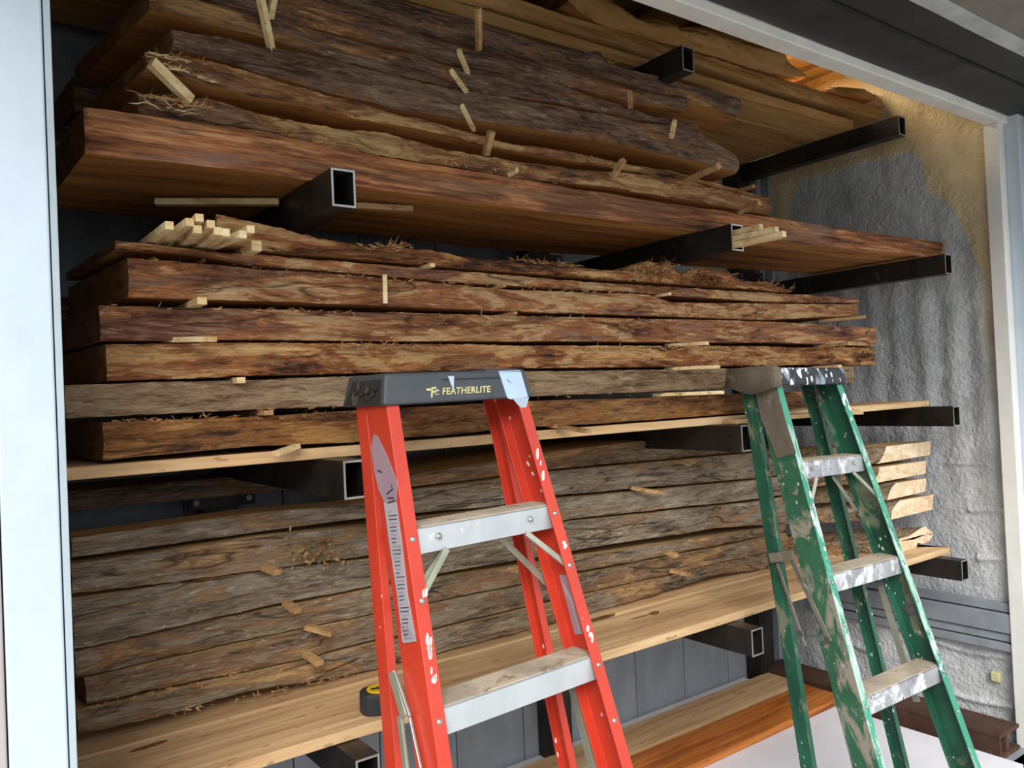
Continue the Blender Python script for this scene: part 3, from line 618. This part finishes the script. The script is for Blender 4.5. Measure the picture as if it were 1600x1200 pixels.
strt((420,645),1.575,'stick end under the fuzzy tan slab at left', .02, .010, 'stick_dark')
for a, b_, lb in (((293,528),(333,530),'pale flat splinter lying between the two thick slabs at left'), ((1072,538),(1105,536),'flat pale stick between the thick slabs, right of the middle'), ((1070,575),(1125,573),'stick lying above the fuzzy tan slab left of the green ladder'),
        ((1307,500),(1353,495),'orange stick jutting past the right ends of the middle stack'), ((1300,540),(1328,537),'stick below the jutting orange one at the right ends'), ((1050,616),(1131,613),'long stick between the tan and brown slabs near the green ladder'),
        ((883,662),(920,674),'stick poking down over the long plank right of the red ladder'), ((465,697),(430,709),'pale wedge lying on the long pine plank at left'), ((1302,646),(1349,645),'stick end under the long plank right of the green ladder'), ((1290,574),(1313,572),'stub of stick at the right end of the shaggy dark slab')):
    A = PY(*a, 1.585); B = PY(*b_, 1.50 if 'wedge' not in lb else 1.56); 
    stick(B, A+np.array([-.03, .05, 0]) if 'wedge' not in lb else A, .018, .010, M['stick_dark' if ('orange' in lb or 'down' in lb) else 'stick'], lb, g2)
g3 = 'sticks between the lower slabs'
for a, b_, lb in (((985,762),(1038,771),'brown stick poking out of the lower stack right of the red ladder'), ((1036,861),(1057,868),'short stick low in the lower stack, left of the green ladder'), ((1047,891),(1078,898),'stick at the foot of the lower stack near the green ladder'),
        ((412,886),(434,895),'square stick end beside the lichen tuft'), ((446,942),(466,955),'stick end in the lower stack left of the red ladder, under the thick grey slab'), ((478,979),(520,990),'longest stick poking from the lower stack left of the red ladder'), ((478,1022),(501,1037),'lowest stick end left of the red ladder')):
    A = PY(*a, 1.84); B = PY(*b_, 1.79); stick(B, A, .02, .012, M['stick_dark'], lb, g3)
# sticks stored in the middle arm
g4 = 'bundle of sticks stored inside the steel arm'
for i, (dx, dz, dl) in enumerate(((-.012, .428, .20), (.008, .430, .15), (-.011, .411, .23), (.009, .413, .19), (-.002, .447, .12))):
    stick((1.913+dx, 1.48-dl*.72, dz), (1.913+dx, 1.80, dz), .017, .016, M['stick'], ['upper left stick stored in the middle arm', 'upper right stick stored in the middle arm', 'lower left and longest stick stored in the middle arm', 'lower right stick stored in the middle arm', 'short top stick stored in the middle arm'][i], g4)
A = PZ(243, 316, .462); B = PZ(436, 316, .462); stick(A, B, .022, .014, M['stick'], 'flat stick under the beam slab, left of the nearest arm', 'sticks under the beam slab')
A = PZ(556, 322, .462); B = PZ(643, 327, .462); stick(A, B, .022, .014, M['stick_dark'], 'flat stick under the beam slab, right of the nearest arm', 'sticks under the beam slab')
# vertical bark strip
A = PY(602, 474, 1.578); B = PY(601, 429, 1.572)
mb = MB(); mb.bar(A, B, .010, .003, 0, (0, -1, 0)); tag(mb.obj('bark_strip', M['stick'], loc=tuple(float(q) for q in A)), 'pale upright bark strip on the rippled-bark slab', 'bark strip')

# ------------------------------------------------------------------ loose shreds
def shreds(name, label, cat, spans, n, m, seed, ln=(.01, .035), spread=.012, ax=1.8):
    rs = np.random.RandomState(seed); v = []; f = []
    for _ in range(n):
        (xa, ya), (xb, yb), Y = spans[rs.randint(len(spans))]; t = rs.rand()
        p = PY(xa+(xb-xa)*t, ya+(yb-ya)*t+rs.randn()*1.2, Y)+np.array([0, rs.uniform(-spread, spread), 0])
        d = np.array([rs.uniform(-ax, ax), rs.uniform(-.6, .1), rs.uniform(-.35, .5)]); d /= np.linalg.norm(d); L = rs.uniform(*ln); w = rs.uniform(.0006, .0016)
        s_ = np.cross(d, rs.randn(3)); s_ /= np.linalg.norm(s_); mid = p+d*L*.5+np.array([0, 0, rs.uniform(-.004, .004)]); e = p+d*L
        k = len(v); v += [tuple(p-s_*w), tuple(p+s_*w), tuple(mid+s_*w), tuple(mid-s_*w), tuple(e)]; f += [(k, k+1, k+2, k+3), (k+3, k+2, k+4)]
    o = mesh(name, v, f, [m]); tag(o, label, cat, kind='stuff'); return o
shreds('bark_shreds', 'loose curled bark shreds along the top of the shaggy slab', 'bark shreds', [((560,386),(640,386),1.60), ((800,405),(900,416),1.60), ((980,420),(1060,414),1.60), ((1000,412),(1050,416),1.62), ((1070,425),(1150,430),1.60), ((1150,440),(1240,452),1.60)], 420, M['shred'], 5)
shreds('bark_shreds', 'fine shreds on the black shaggy patches of the slab behind the ladder caps', 'bark shreds', [((520,540),(720,545),1.585), ((900,545),(1120,545),1.585), ((1290,545),(1365,550),1.585)], 420, M['shred'], 6, (.008, .028), .006)
shreds('bark_shreds', 'fibres hanging from the edges of the middle slabs', 'bark shreds', [((200,403),(1330,474),1.588), ((400,423),(1000,462),1.588), ((170,477),(1350,510),1.588), ((170,660),(540,645),1.588), ((400,640),(1150,606),1.59)], 420, M['shred'], 7, (.006, .02), .004)
shreds('bark_shreds', 'fibres along the lower edges of the weathered stack', 'bark shreds', [((140,1105),(400,1048),1.845), ((225,1124),(560,1052),1.845), ((912,930),(1190,865),1.845)], 220, M['shred'], 8, (.008, .025), .004)
shreds('bark_shreds', 'splinters and fibres on the upper slabs', 'bark shreds', [((228,86),(330,100),1.6), ((230,150),(330,170),1.6), ((850,85),(960,98),1.70), ((900,245),(965,262),1.6), ((400,205),(900,290),1.59)], 320, M['shred'], 9, (.008, .03), .006)
shreds('wood_splinters', 'pale splinters on the torn left ends of the two lowest upper slabs', 'splinters', [((232,86),(300,96),1.59), ((236,95),(330,125),1.585), ((215,150),(300,158),1.61), ((225,160),(320,180),1.61)], 110, M['stick'], 19, (.008, .04), .004, 7)
def clump(name, label, cat, px, Y, n, cols, seed, R):
    rs = np.random.RandomState(seed); c = PY(*px, Y); v = []; f = []; mi = []
    for _ in range(n):
        p = c+rs.randn(3)*np.array(R); d = rs.randn(3)+np.array([0, -1, .1]); d /= np.linalg.norm(d); L = rs.uniform(.008, .022); s_ = np.cross(d, rs.randn(3)); s_ /= np.linalg.norm(s_); w = rs.uniform(.002, .005)
        k = len(v); v += [tuple(p), tuple(p+d*L*.5+s_*w), tuple(p+d*L), tuple(p+d*L*.5-s_*w)]; f.append((k, k+1, k+2, k+3)); mi.append(rs.randint(len(cols)))
    o = mesh(name, v, f, cols, mi); tag(o, label, cat, kind='stuff')
clump('bark_clump', 'ragged clump of peeling bark on top of the middle stack', 'bark', (1022, 428), 1.60, 260, [M['shred'], M['barkC2']], 3, (.035, .012, .010))
clump('bark_clump', 'second bark clump right of the first, near the arm with stored sticks', 'bark', (1100, 436), 1.60, 180, [M['shred'], M['barkC2']], 4, (.035, .010, .007))
clump('lichen_tuft', 'greenish lichen tuft on the lower stack left of the red ladder', 'lichen', (492, 864), 1.84, 260, [paint('lichen', '#7d7d52', .9, 0, .2), M['shred']], 5, (.040, .012, .018))

# ------------------------------------------------------------------ tape measure
tp = empty('tape_measure', (.782, 1.622, -.6745)); tp.rotation_euler = (0, 0, -.3); tag(tp, 'black and yellow tape measure lying on the wide plank behind the red ladder', 'tape measure')
def rounded(mb, r, z0, z1, n=28, px=1.0, py=.85, rb=.004, mi=0):
    k = len(mb.v); rings = ((r-rb, z0), (r, z0+rb), (r, z1-rb), (r-rb, z1))
    for rr, z in rings:
        for i in range(n):
            a = 2*math.pi*i/n; e = 3.2; ca, sa = math.cos(a), math.sin(a)
            rad = rr/((abs(ca)**e+abs(sa)**e)**(1/e)); mb.v.append((rad*ca*px, rad*sa*py, z))
    for q in range(3):
        for i in range(n): mb.f.append((k+q*n+i, k+q*n+(i+1) % n, k+(q+1)*n+(i+1) % n, k+(q+1)*n+i)); mb.m.append(mi)
    mb.f.append(tuple(k+3*n+i for i in range(n))); mb.m.append(mi); mb.f.append(tuple(k+n-1-i for i in range(n))); mb.m.append(mi)
b = MB(); rounded(b, .040, 0, .046); b.obj('case', M['rubber'], tp, smooth=False)
b = MB()
for i in range(26):
    a = math.pi+math.pi*i/25; e = 3.2; ca, sa = math.cos(a), math.sin(a); rad = .0405/((abs(ca)**e+abs(sa)**e)**(1/e)); b.box((rad*ca-.001, rad*sa*.85-.001, .006), (rad*ca+.001, rad*sa*.85+.001, .038))
b.obj('grip_ribs', M['rubber'], tp)
b = MB(); b.cyl((.002, 0, .0455), (0, 0, 1), .027, .003, 28); b.obj('yellow_disc', M['yellow'], tp)
b = MB(); b.cyl((.002, 0, .0485), (0, 0, 1), .008, .001, 20); b.box((-.016, -.006, .0485), (-.006, .004, .0495)); b.obj('emblem', M['rubber'], tp)

# ------------------------------------------------------------------ ladders
class Ladder:
    def __init__(s, name, o, yaw, lean_, roll, w, k, label, group=None):
        s.w, s.k = w, k; s.L = 1.69
        R = Matrix.Rotation(math.radians(yaw), 3, 'Z') @ Matrix.Rotation(-math.radians(lean_), 3, 'X') @ Matrix.Rotation(math.radians(roll), 3, 'Y')
        s.R = R; s.o = Vector(o); base = s.o+R @ Vector((0, 0, -s.L)); s.lean = math.radians(lean_)
        s.e = empty(name, base); s.e.rotation_euler = R.to_euler(); tag(s.e, label, 'ladder', group)
    def hx(s, d): return s.w/2+s.k*d
    def P(s, x, y, d): return (x, y, s.L-d)         # d = distance down from the cap along the rails
    def web(s, side, px, py, off=0):                 # point of the outer (or inner) web face seen at a pixel
        d = s.R.transposed() @ Vector([float(q) for q in ray(px, py)]); o = s.R.transposed() @ (-s.o)
        # side*x = w/2 - k*z - off   (local z from the cap)
        a = side*d.x+s.k*d.z; c = s.w/2-off-side*o.x-s.k*o.z; t = c/a; p = o+d*t; return (p.x, p.y, s.L+p.z)
    def channel(s, name, side, y0f, D, fl, t, d0, d1, mts, flip=False, inset=0):
        prof = [(0, 0), (0, D), (fl, D), (fl, D-t), (t, D-t), (t, t), (fl, t), (fl, 0)]; v = []; f = []; m = []; n = 14
        for i in range(n+1):
            d = d0+(d1-d0)*i/n
            for a, y in prof: v.append(s.P(side*(s.hx(d)-a-inset), y0f(d)+y, d))
        np_ = 8
        for i in range(n):
            for q in range(np_):
                q2 = (q+1) % np_; a, b_, c, e = i*np_+q, i*np_+q2, (i+1)*np_+q2, (i+1)*np_+q
                f.append((a, b_, c, e) if side > 0 else (e, c, b_, a)); m.append(1 if q in (7, 6) and len(mts) > 1 else 0)
        f.append(tuple(range(8))[::-1] if side > 0 else tuple(range(8))); f.append(tuple(n*8+q for q in range(8)) if side > 0 else tuple(n*8+7-q for q in range(8))); m += [0, 0]
        o = mesh(name, v, f, mts, m, parent=s.e); md = o.modifiers.new('bevel', 'BEVEL'); md.width = .0015; md.segments = 2; md.limit_method = 'ANGLE'; return o
    def step(s, d, fm, tm_, h=.047, dep=.073, fy=.004):
        x = s.hx(d)-.004; cl, sl = math.cos(s.lean), math.sin(s.lean)
        def wp(x_, yy_, zz_): return (x_, fy+yy_*cl-zz_*sl*1.0+0, s.L-d+yy_*sl*1.0+zz_*cl)  # level tread in world
        x2 = x+s.k*h
        mb = MB()
        def bx(xa, ya, za, yb, zb_, mi=0):
            p = []
            for z in (za, zb_):
                for xs_, y in ((-1, ya), (1, ya), (1, yb), (-1, yb)): p.append(wp(xs_*(xa+(-z)*s.k*0), y, z))
            mb.hexa(p, mi)
        bx(x, 0, -h, .003, 0); bx(x, 0, -.003, dep, 0); bx(x, dep-.003, -h*.8, dep, 0)
        st = mb.obj('step', fm, s.e, bevel=.001)
        mb = MB()
        for i in range(7): bx_ = .006+i*(dep-.012)/7; 
        def rib(y0, y1):
            p = []
            for z in (.0002, .0025):
                for xs_, y in ((-1, y0), (1, y0), (1, y1), (-1, y1)): p.append(wp(xs_*(x-.002), y, z))
            mb.hexa(p)
        for i in range(7): y0 = .004+i*(dep-.006)/7; rib(y0, y0+(dep-.006)/7*.7)
        rib_o = mb.obj('tread_ribs', tm_, st)
        return st
    def rivet(s, x, y, d, r=.0055, m='rivet'):
        b_ = MB(); p = s.P(x, y, d); b_.cyl(p, (0, -1, 0), r, .0012, 12, r2=r*.98); b_.cyl((p[0], p[1]-.0012, p[2]), (0, -1, 0), r*.95, .002, 12, r2=r*.45); return b_.obj('rivet', M[m], s.e, smooth=False)
    def bar(s, name, a, b_, w, h, m, up=(1, 0, 0), sides=None):
        mb = MB(); mb.bar(a, b_, w, h, 0, up); return mb.obj(name, M[m], s.e, bevel=.0015)
def build(L, mat, flmat, rear, stepm, treadm, s1, caph, capmats):
    yf = lambda d: 0.0; yr = lambda d: .080+.115*max(d, 0)
    for sd in (-1, 1):
        mm = mat if sd > 0 else rear[2] if len(rear) > 2 else mat
        r = L.channel('front_rail', sd, yf, .076, .027, .0042, -.032, 1.66, [M[mm], M[flmat]])
        L.channel('rear_rail', sd, yr, .041, .018, .0038, -.055, 1.67, [M[rear[0]], M[rear[1]]], inset=.002)
        b_ = MB(); x = L.hx(1.67)*sd; b_.box((x-.03*(sd > 0)-.004*(sd < 0), -.01, .0), (x+.03*(sd < 0)+.004*(sd > 0), .09, .045)); b_.obj('foot', M['rubber'], L.e, bevel=.003)
        b_ = MB(); b_.box((x-.03*(sd > 0)-.004*(sd < 0), yr(1.67)-.006, -.0), (x+.03*(sd < 0)+.004*(sd > 0), yr(1.67)+.055, .04)); b_.obj('foot', M['rubber'], L.e, bevel=.003)
    for i in range(5):
        d = s1+.305*i; L.step(d, M[stepm], M[treadm])
        for sd in (-1, 1):
            L.rivet(sd*(L.hx(d)-.013), -.0002, d+.018); 
            L.rivet(sd*(L.hx(d+.1)-.013), -.0002, d+.125)
            # knee brace under each step
            xa = sd*(L.hx(d)*.52); xb = sd*(L.hx(d+.11)-.012)
            if i in (0, 4): L.bar('brace', L.P(xa, .012, d+.045), L.P(xb, .008, d+.125), .012, .005, 'zinc', (0, 1, 0))
            if i == 0: L.bar('brace', L.P(xa*.7, .062, d+.04), L.P(sd*(L.hx(d+.14)-.012), .088, d+.15), .014, .004, 'zinc', (0, 1, 0))
    # rear cross bars low down
    for d in (1.35,): L.bar('rear_bar', L.P(-L.hx(d)+.01, yr(d)+.02, d), L.P(L.hx(d)-.01, yr(d)+.02, d), .03, .02, 'zinc', (0, 0, 1))
    # spreaders
    for sd in (1,):
        L.bar('spreader', L.P(sd*(L.hx(.6)+(.002 if sd < 0 else -.02)), .092, .60), L.P(sd*(L.hx(.9)+(.002 if sd < 0 else -.02)), .105, .93), .004, .020, 'zinc', (0, 1, 0))

RED = Ladder('step_ladder', (.8511, 1.3397, 0), 2.58, 16.04, -.61, .3375, .0584, 'red fibreglass stepladder with a black lettered cap, leaning on the slab rack', 'stepladders leaning on the rack')
GRN = Ladder('step_ladder', (2.0799, 1.3765, 0), .66, 17.02, 1.06, .3274, .0573, 'paint-spattered green stepladder leaning near the right end of the rack', 'stepladders leaning on the rack')
build(RED, 'red', 'red', ('red', 'red'), 'alu', 'tread', .2347, .06, None)
build(GRN, 'green', 'splat', ('green', 'green', 'greenmud'), 'alusplat', 'tread', .2255, .05, None)

def cap(L, x0, x1, y0, y1, h, tin, mt, name='cap', zb=-.004):
    mb = MB(); z = zb
    p = [(x0, y0, z), (x1, y0, z), (x1, y1, z), (x0, y1, z), (x0+tin, y0+.010, z+h), (x1-tin, y0+.010, z+h), (x1-tin, y1-.01, z+h), (x0+tin, y1-.01, z+h)]
    mb.hexa(p); o = mb.obj(name, mt, L.e); o.location = (0, 0, L.L); o.rotation_euler = (L.lean, 0, 0)
    md = o.modifiers.new('bevel', 'BEVEL'); md.width = .006; md.segments = 3; md.limit_method = 'ANGLE'; return o
rc = cap(RED, -.179, .181, -.010, .158, .060, .012, M['cap'])
b = MB(); z = 0.0
b.hexa([(-.1805, .003, z), (-.179, .003, z), (-.179, .145, z), (-.1805, .145, z), (-.1705, .010, z+.045), (-.169, .010, z+.045), (-.169, .122, z+.045), (-.1705, .122, z+.045)]); b.obj('scuffed_end', M['capend'], rc)
for i, (y, zz_) in enumerate(((.03, .018), (.05, .012), (.05, .026), (.075, .02), (.095, .024), (.02, .03))):
    b = MB(); b.cyl((-.1785, y, z+zz_), (-1, 0, .2), .006, .003, 14); b.obj('tool_hole', M['capend'], rc)
# groove line and ledge on the cap front, printed lettering
def front_y(zl): return -.010+.010*(zl+.004)/.056-.0006
b = MB(); b.hexa([(-.045, front_y(.040)-.001, z+.038), (.105, front_y(.040)-.001, z+.038), (.105, front_y(.04)+.003, z+.038), (-.045, front_y(.04)+.003, z+.038), (-.045, front_y(.042)-.001, z+.0415), (.105, front_y(.042)-.001, z+.0415), (.105, front_y(.042)+.003, z+.0415), (-.045, front_y(.042)+.003, z+.0415)]); b.obj('groove', M['rubber'], rc)
b = MB(); b.box((.065, .0, z+.046), (.150, .06, z+.058)); b.obj('raised_lip', M['cap'], rc, bevel=.003)
def text(s, size, loc, parent, m, shear=.25, name='lettering', rx=None, ext=.0006):
    cu = bpy.data.curves.new('t', 'FONT'); cu.body = s; cu.size = size; cu.shear = shear; cu.extrude = ext; cu.offset = size*.02; cu.space_character = 1.08
    to = bpy.data.objects.new('t', cu); C.objects.link(to); dg = bpy.context.evaluated_depsgraph_get(); dg.update()
    me = bpy.data.meshes.new_from_object(to.evaluated_get(dg)); bpy.data.objects.remove(to); me.materials.clear(); me.materials.append(m)
    o = bpy.data.objects.new(name, me); C.objects.link(o); o.parent = parent; o.location = loc; o.rotation_euler = rx; return o
tilt = math.atan(.010/.056)
text('FEATHERLITE', .0185, (-.050, front_y(.013)-.0008, z+.011), rc, M['letters'], rx=(math.pi/2-tilt, 0, 0))
text('F', .028, (-.078, front_y(.01)-.0008, z+.007), rc, M['letters'], rx=(math.pi/2-tilt, 0, 0), name='emblem')
b = MB(); yv = front_y(.02)-.0006
for dx, dz_, w_, h_ in ((-.084, .020, .010, .004), (-.066, .010, .010, .003), (-.064, .018, .008, .003), (-.076, .003, .005, .006)): b.box((dx, yv-.0005, z+dz_), (dx+w_, yv+.001, z+dz_+h_))
b.obj('emblem', M['letters'], rc)
def patch(L, pts, m, name, parent, side=None, off=0.0, thick=.0008, front=False):
    """flat sticker: polygon of local points, given a small thickness along its normal"""
    ps = [Vector(p) for p in pts]; n = (ps[1]-ps[0]).cross(ps[2]-ps[1]).normalized(); k = len(ps)
    v = [p+n*thick for p in ps]+[p-n*thick for p in ps]; f = [tuple(range(k)), tuple(2*k-1-i for i in range(k))]+[(i, k+i, k+(i+1) % k, (i+1) % k) for i in range(k)]
    return mesh(name, v, f, [m], parent=parent)
fy_ = lambda zl: front_y(zl)-.0006
patch(RED, [(.097, fy_(.052), z+.051), (.108, fy_(-.003), z-.003), (.115, fy_(-.003)-.001, z-.006), (.162, fy_(-.003)-.001, z-.003), (.155, fy_(.05), z+.050)], M['tape'], 'tape', rc)
patch(RED, [(.097, fy_(.052), z+.0525), (.155, fy_(.052), z+.0525), (.15, .09, z+.054), (.10, .09, z+.054)], M['tape'], 'tape', rc)
patch(RED, [(.12, -.012, z-.004), (.165, -.012, z-.004), (.158, -.0035, z-.035)], M['tape'], 'tape', rc)
patch(RED, [(-.030, fy_(.045), z+.046), (-.022, fy_(.02), z+.018), (-.016, fy_(.045), z+.046)], M['tape'], 'tape', rc)
b = MB()
for i in range(5): b.bar((.115+i*.006, fy_(.035)-.001, z+.036-i*.004), (.118+i*.006, fy_(.03)-.001, z+.030-i*.004), .0012, .001)
b.obj('scribble', M['ink'], rc)
# stickers on the red left rail's outer face and the inner face of the right rail
rl = [o for o in RED.e.children if o.name.startswith('front_rail')]
def poly(L, side, pts, m, name, parent, off): return patch(L, [L.web(side, *p, off) for p in pts], m, name, parent)
poly(RED, -1, [(584,678),(580,700),(586,740),(592,765),(601,785),(619,785),(621,755),(606,715),(590,682)], M['labelp'], 'torn_label', rl[0], -.0012)
poly(RED, -1, [(600,785),(609,850),(621,930),(629,1002),(632,1005),(650,1002),(637,930),(628,850),(619,785)], M['label'], 'worn_label', rl[0], -.0012)
for i in range(34):
    y = 800+i*6; xa = 604.5+(y-785)*.128; b = MB(); a = RED.web(-1, xa, y, -.0022); c = RED.web(-1, xa+6+(i*7 % 8), y-1, -.0022)
    b.bar(a, c, .001, .0014); b.obj('print_line', M['ink'] if i % 3 else M['labelp'], rl[0])
for pts in (((604,772),(614,764)), ((606,778),(615,778)), ((606,786),(617,782)), ((590,735),(597,738)), ((612,757),(613,766))):
    b = MB(); b.bar(RED.web(-1, *pts[0], -.0024), RED.web(-1, *pts[1], -.0024), .0016, .0022); b.obj('print_line', M['ink'], rl[0])
poly(RED, 1, [(874,898),(899,992),(911,990),(886,898)], M['labelp'], 'worn_label', rl[1], .0052)
# rivets on the step fronts
for L, s1 in ((RED, .2347), (GRN, .2255)):
    for i in (0,):
        for sx in (-.5, .5): L.rivet(L.hx(s1)*sx*1.2, .0128-.006, s1+.020, .006)
# green ladder cap with mud-wrapped left part
gc = cap(GRN, -.184, .180, -.012, .150, .050, .006, M['capg'])
n = 6; v = []; f = []; rs = np.random.RandomState(2)
cs_ = [(-.017, -.006), (-.014, .044), (.0, .049), (.075, .049), (.150, .047), (.155, -.004), (.125, -.012), (.095, -.022), (.065, -.026), (.035, -.020), (.005, -.010)]
for i in range(n+1):
    t = i/n; x = -.190+.030*t
    for j, (y, zl) in enumerate(cs_):
        sag = .004*vn(t*8, j, 3) if zl < 0 else 0
        v.append((x, y+.005*vn(t*9, j*2., 5)-.003, zl-sag+.003*vn(t*7, j*3., 8)))
nc = len(cs_)
for i in range(n):
    for q in range(nc): f.append((i*nc+q, i*nc+(q+1) % nc, (i+1)*nc+(q+1) % nc, (i+1)*nc+q))
f += [tuple(range(nc))[::-1], tuple(n*nc+q for q in range(nc))]
mesh('mud_wrap', v, f, [M['mud']], smooth=True, parent=gc)
# strap and spreader bars on the green ladder's left side
gl = [o for o in GRN.e.children if o.name.startswith('front_rail')]
a = GRN.web(-1, 1203, 872, -.004); c = GRN.web(-1, 1240, 868, -.004); GRN.bar('strap', a, c, .026, .010, 'mud', (1, 0, 0))
a = GRN.web(-1, 1236, 872, -.004); c = GRN.web(-1, 1297, 1003, -.004); GRN.bar('spreader', a, c, .004, .014, 'oldzinc', (0, 1, 0))
a = GRN.web(-1, 1214, 880, -.004); c = GRN.web(-1, 1258, 1010, -.004); GRN.bar('spreader', a, c, .004, .010, 'oldzinc', (0, 1, 0))
for px_, py_ in ((1293, 1000), (1251, 990)):
    p = GRN.web(-1, px_, py_, -.004); b = MB(); b.cyl(p, (-1, 0, 0), .009, .004, 12); b.obj('bolt', M['bolt'], GRN.e)
p = GRN.web(1, 1422, 952, .0045); b = MB(); b.cyl(p, (-1, 0, 0), .017, .002, 18); b.cyl((p[0]-.002, p[1], p[2]), (-1, 0, 0), .008, .006, 10); b.obj('bolt', M['bolt'], GRN.e)
for (p0, p1, w_, m_, of) in (((612, 1050), (632, 1120), .022, 'zinc', -.006), ((617, 1050), (641, 1120), .005, 'rivet', -.010), ((625, 1118), (636, 1215), .016, 'zinc', -.006), ((640, 1118), (661, 1215), .004, 'rivet', -.008)):
    RED.bar('spreader', RED.web(-1, *p0, of), RED.web(-1, *p1, of), .006, w_, m_, (0, 1, 0))
# mud and paint smears that lie on the rails
def blob(L, pts, m, name, parent, plane):
    v = [L.web(-1, *p, -.0010) if plane == 'web' else front_pt(L, *p) for p in pts]; return patch(L, v, m, name, parent)
def front_pt(L, px, py):
    d = L.R.transposed() @ Vector([float(q) for q in ray(px, py)]); o = L.R.transposed() @ (-L.o); t = (-.0008-o.y)/d.y; p = o+d*t; return (p.x, -.0008, L.L+p.z)
blob(GRN, [(1178,606),(1200,602),(1211,604),(1222,640),(1232,672),(1244,708),(1230,712),(1214,716),(1204,690),(1190,655)], M['mud'], 'mud_smear', gl[0], 'web')
blob(GRN, [(1216,722),(1240,716),(1250,745),(1246,775),(1232,770),(1224,750)], M['greenmud'], 'mud_smear', gl[0], 'web')
rs = np.random.RandomState(4)
for (L, par, cx_, cy_, n_, sx_, sy_) in ((RED, rl[0], 671, 1015, 9, 5, 26), (RED, rl[0], 676, 1060, 5, 5, 22), (RED, rl[0], 662, 925, 3, 3, 10), (RED, rl[1], 841, 710, 3, 2, 24), (RED, rl[1], 920, 985, 3, 2, 18), (RED, rl[1], 881, 850, 2, 2, 10)):
    for _ in range(n_):
        x_, y_ = cx_+rs.randn()*sx_*.5, cy_+rs.randn()*sy_*.5; x_ += (y_-cy_)*(.14 if par is rl[0] else .29); a_, b_ = rs.uniform(.7, 2.6), rs.uniform(2, 8)
        pts = [(x_+a_*math.cos(q)*(1+.4*rs.rand()), y_+b_*math.sin(q)*(1+.4*rs.rand())) for q in np.linspace(0, 2*math.pi, 8)[:-1]][::-1]
        blob(L, pts, M['splash'], 'paint_splash', par, 'front')
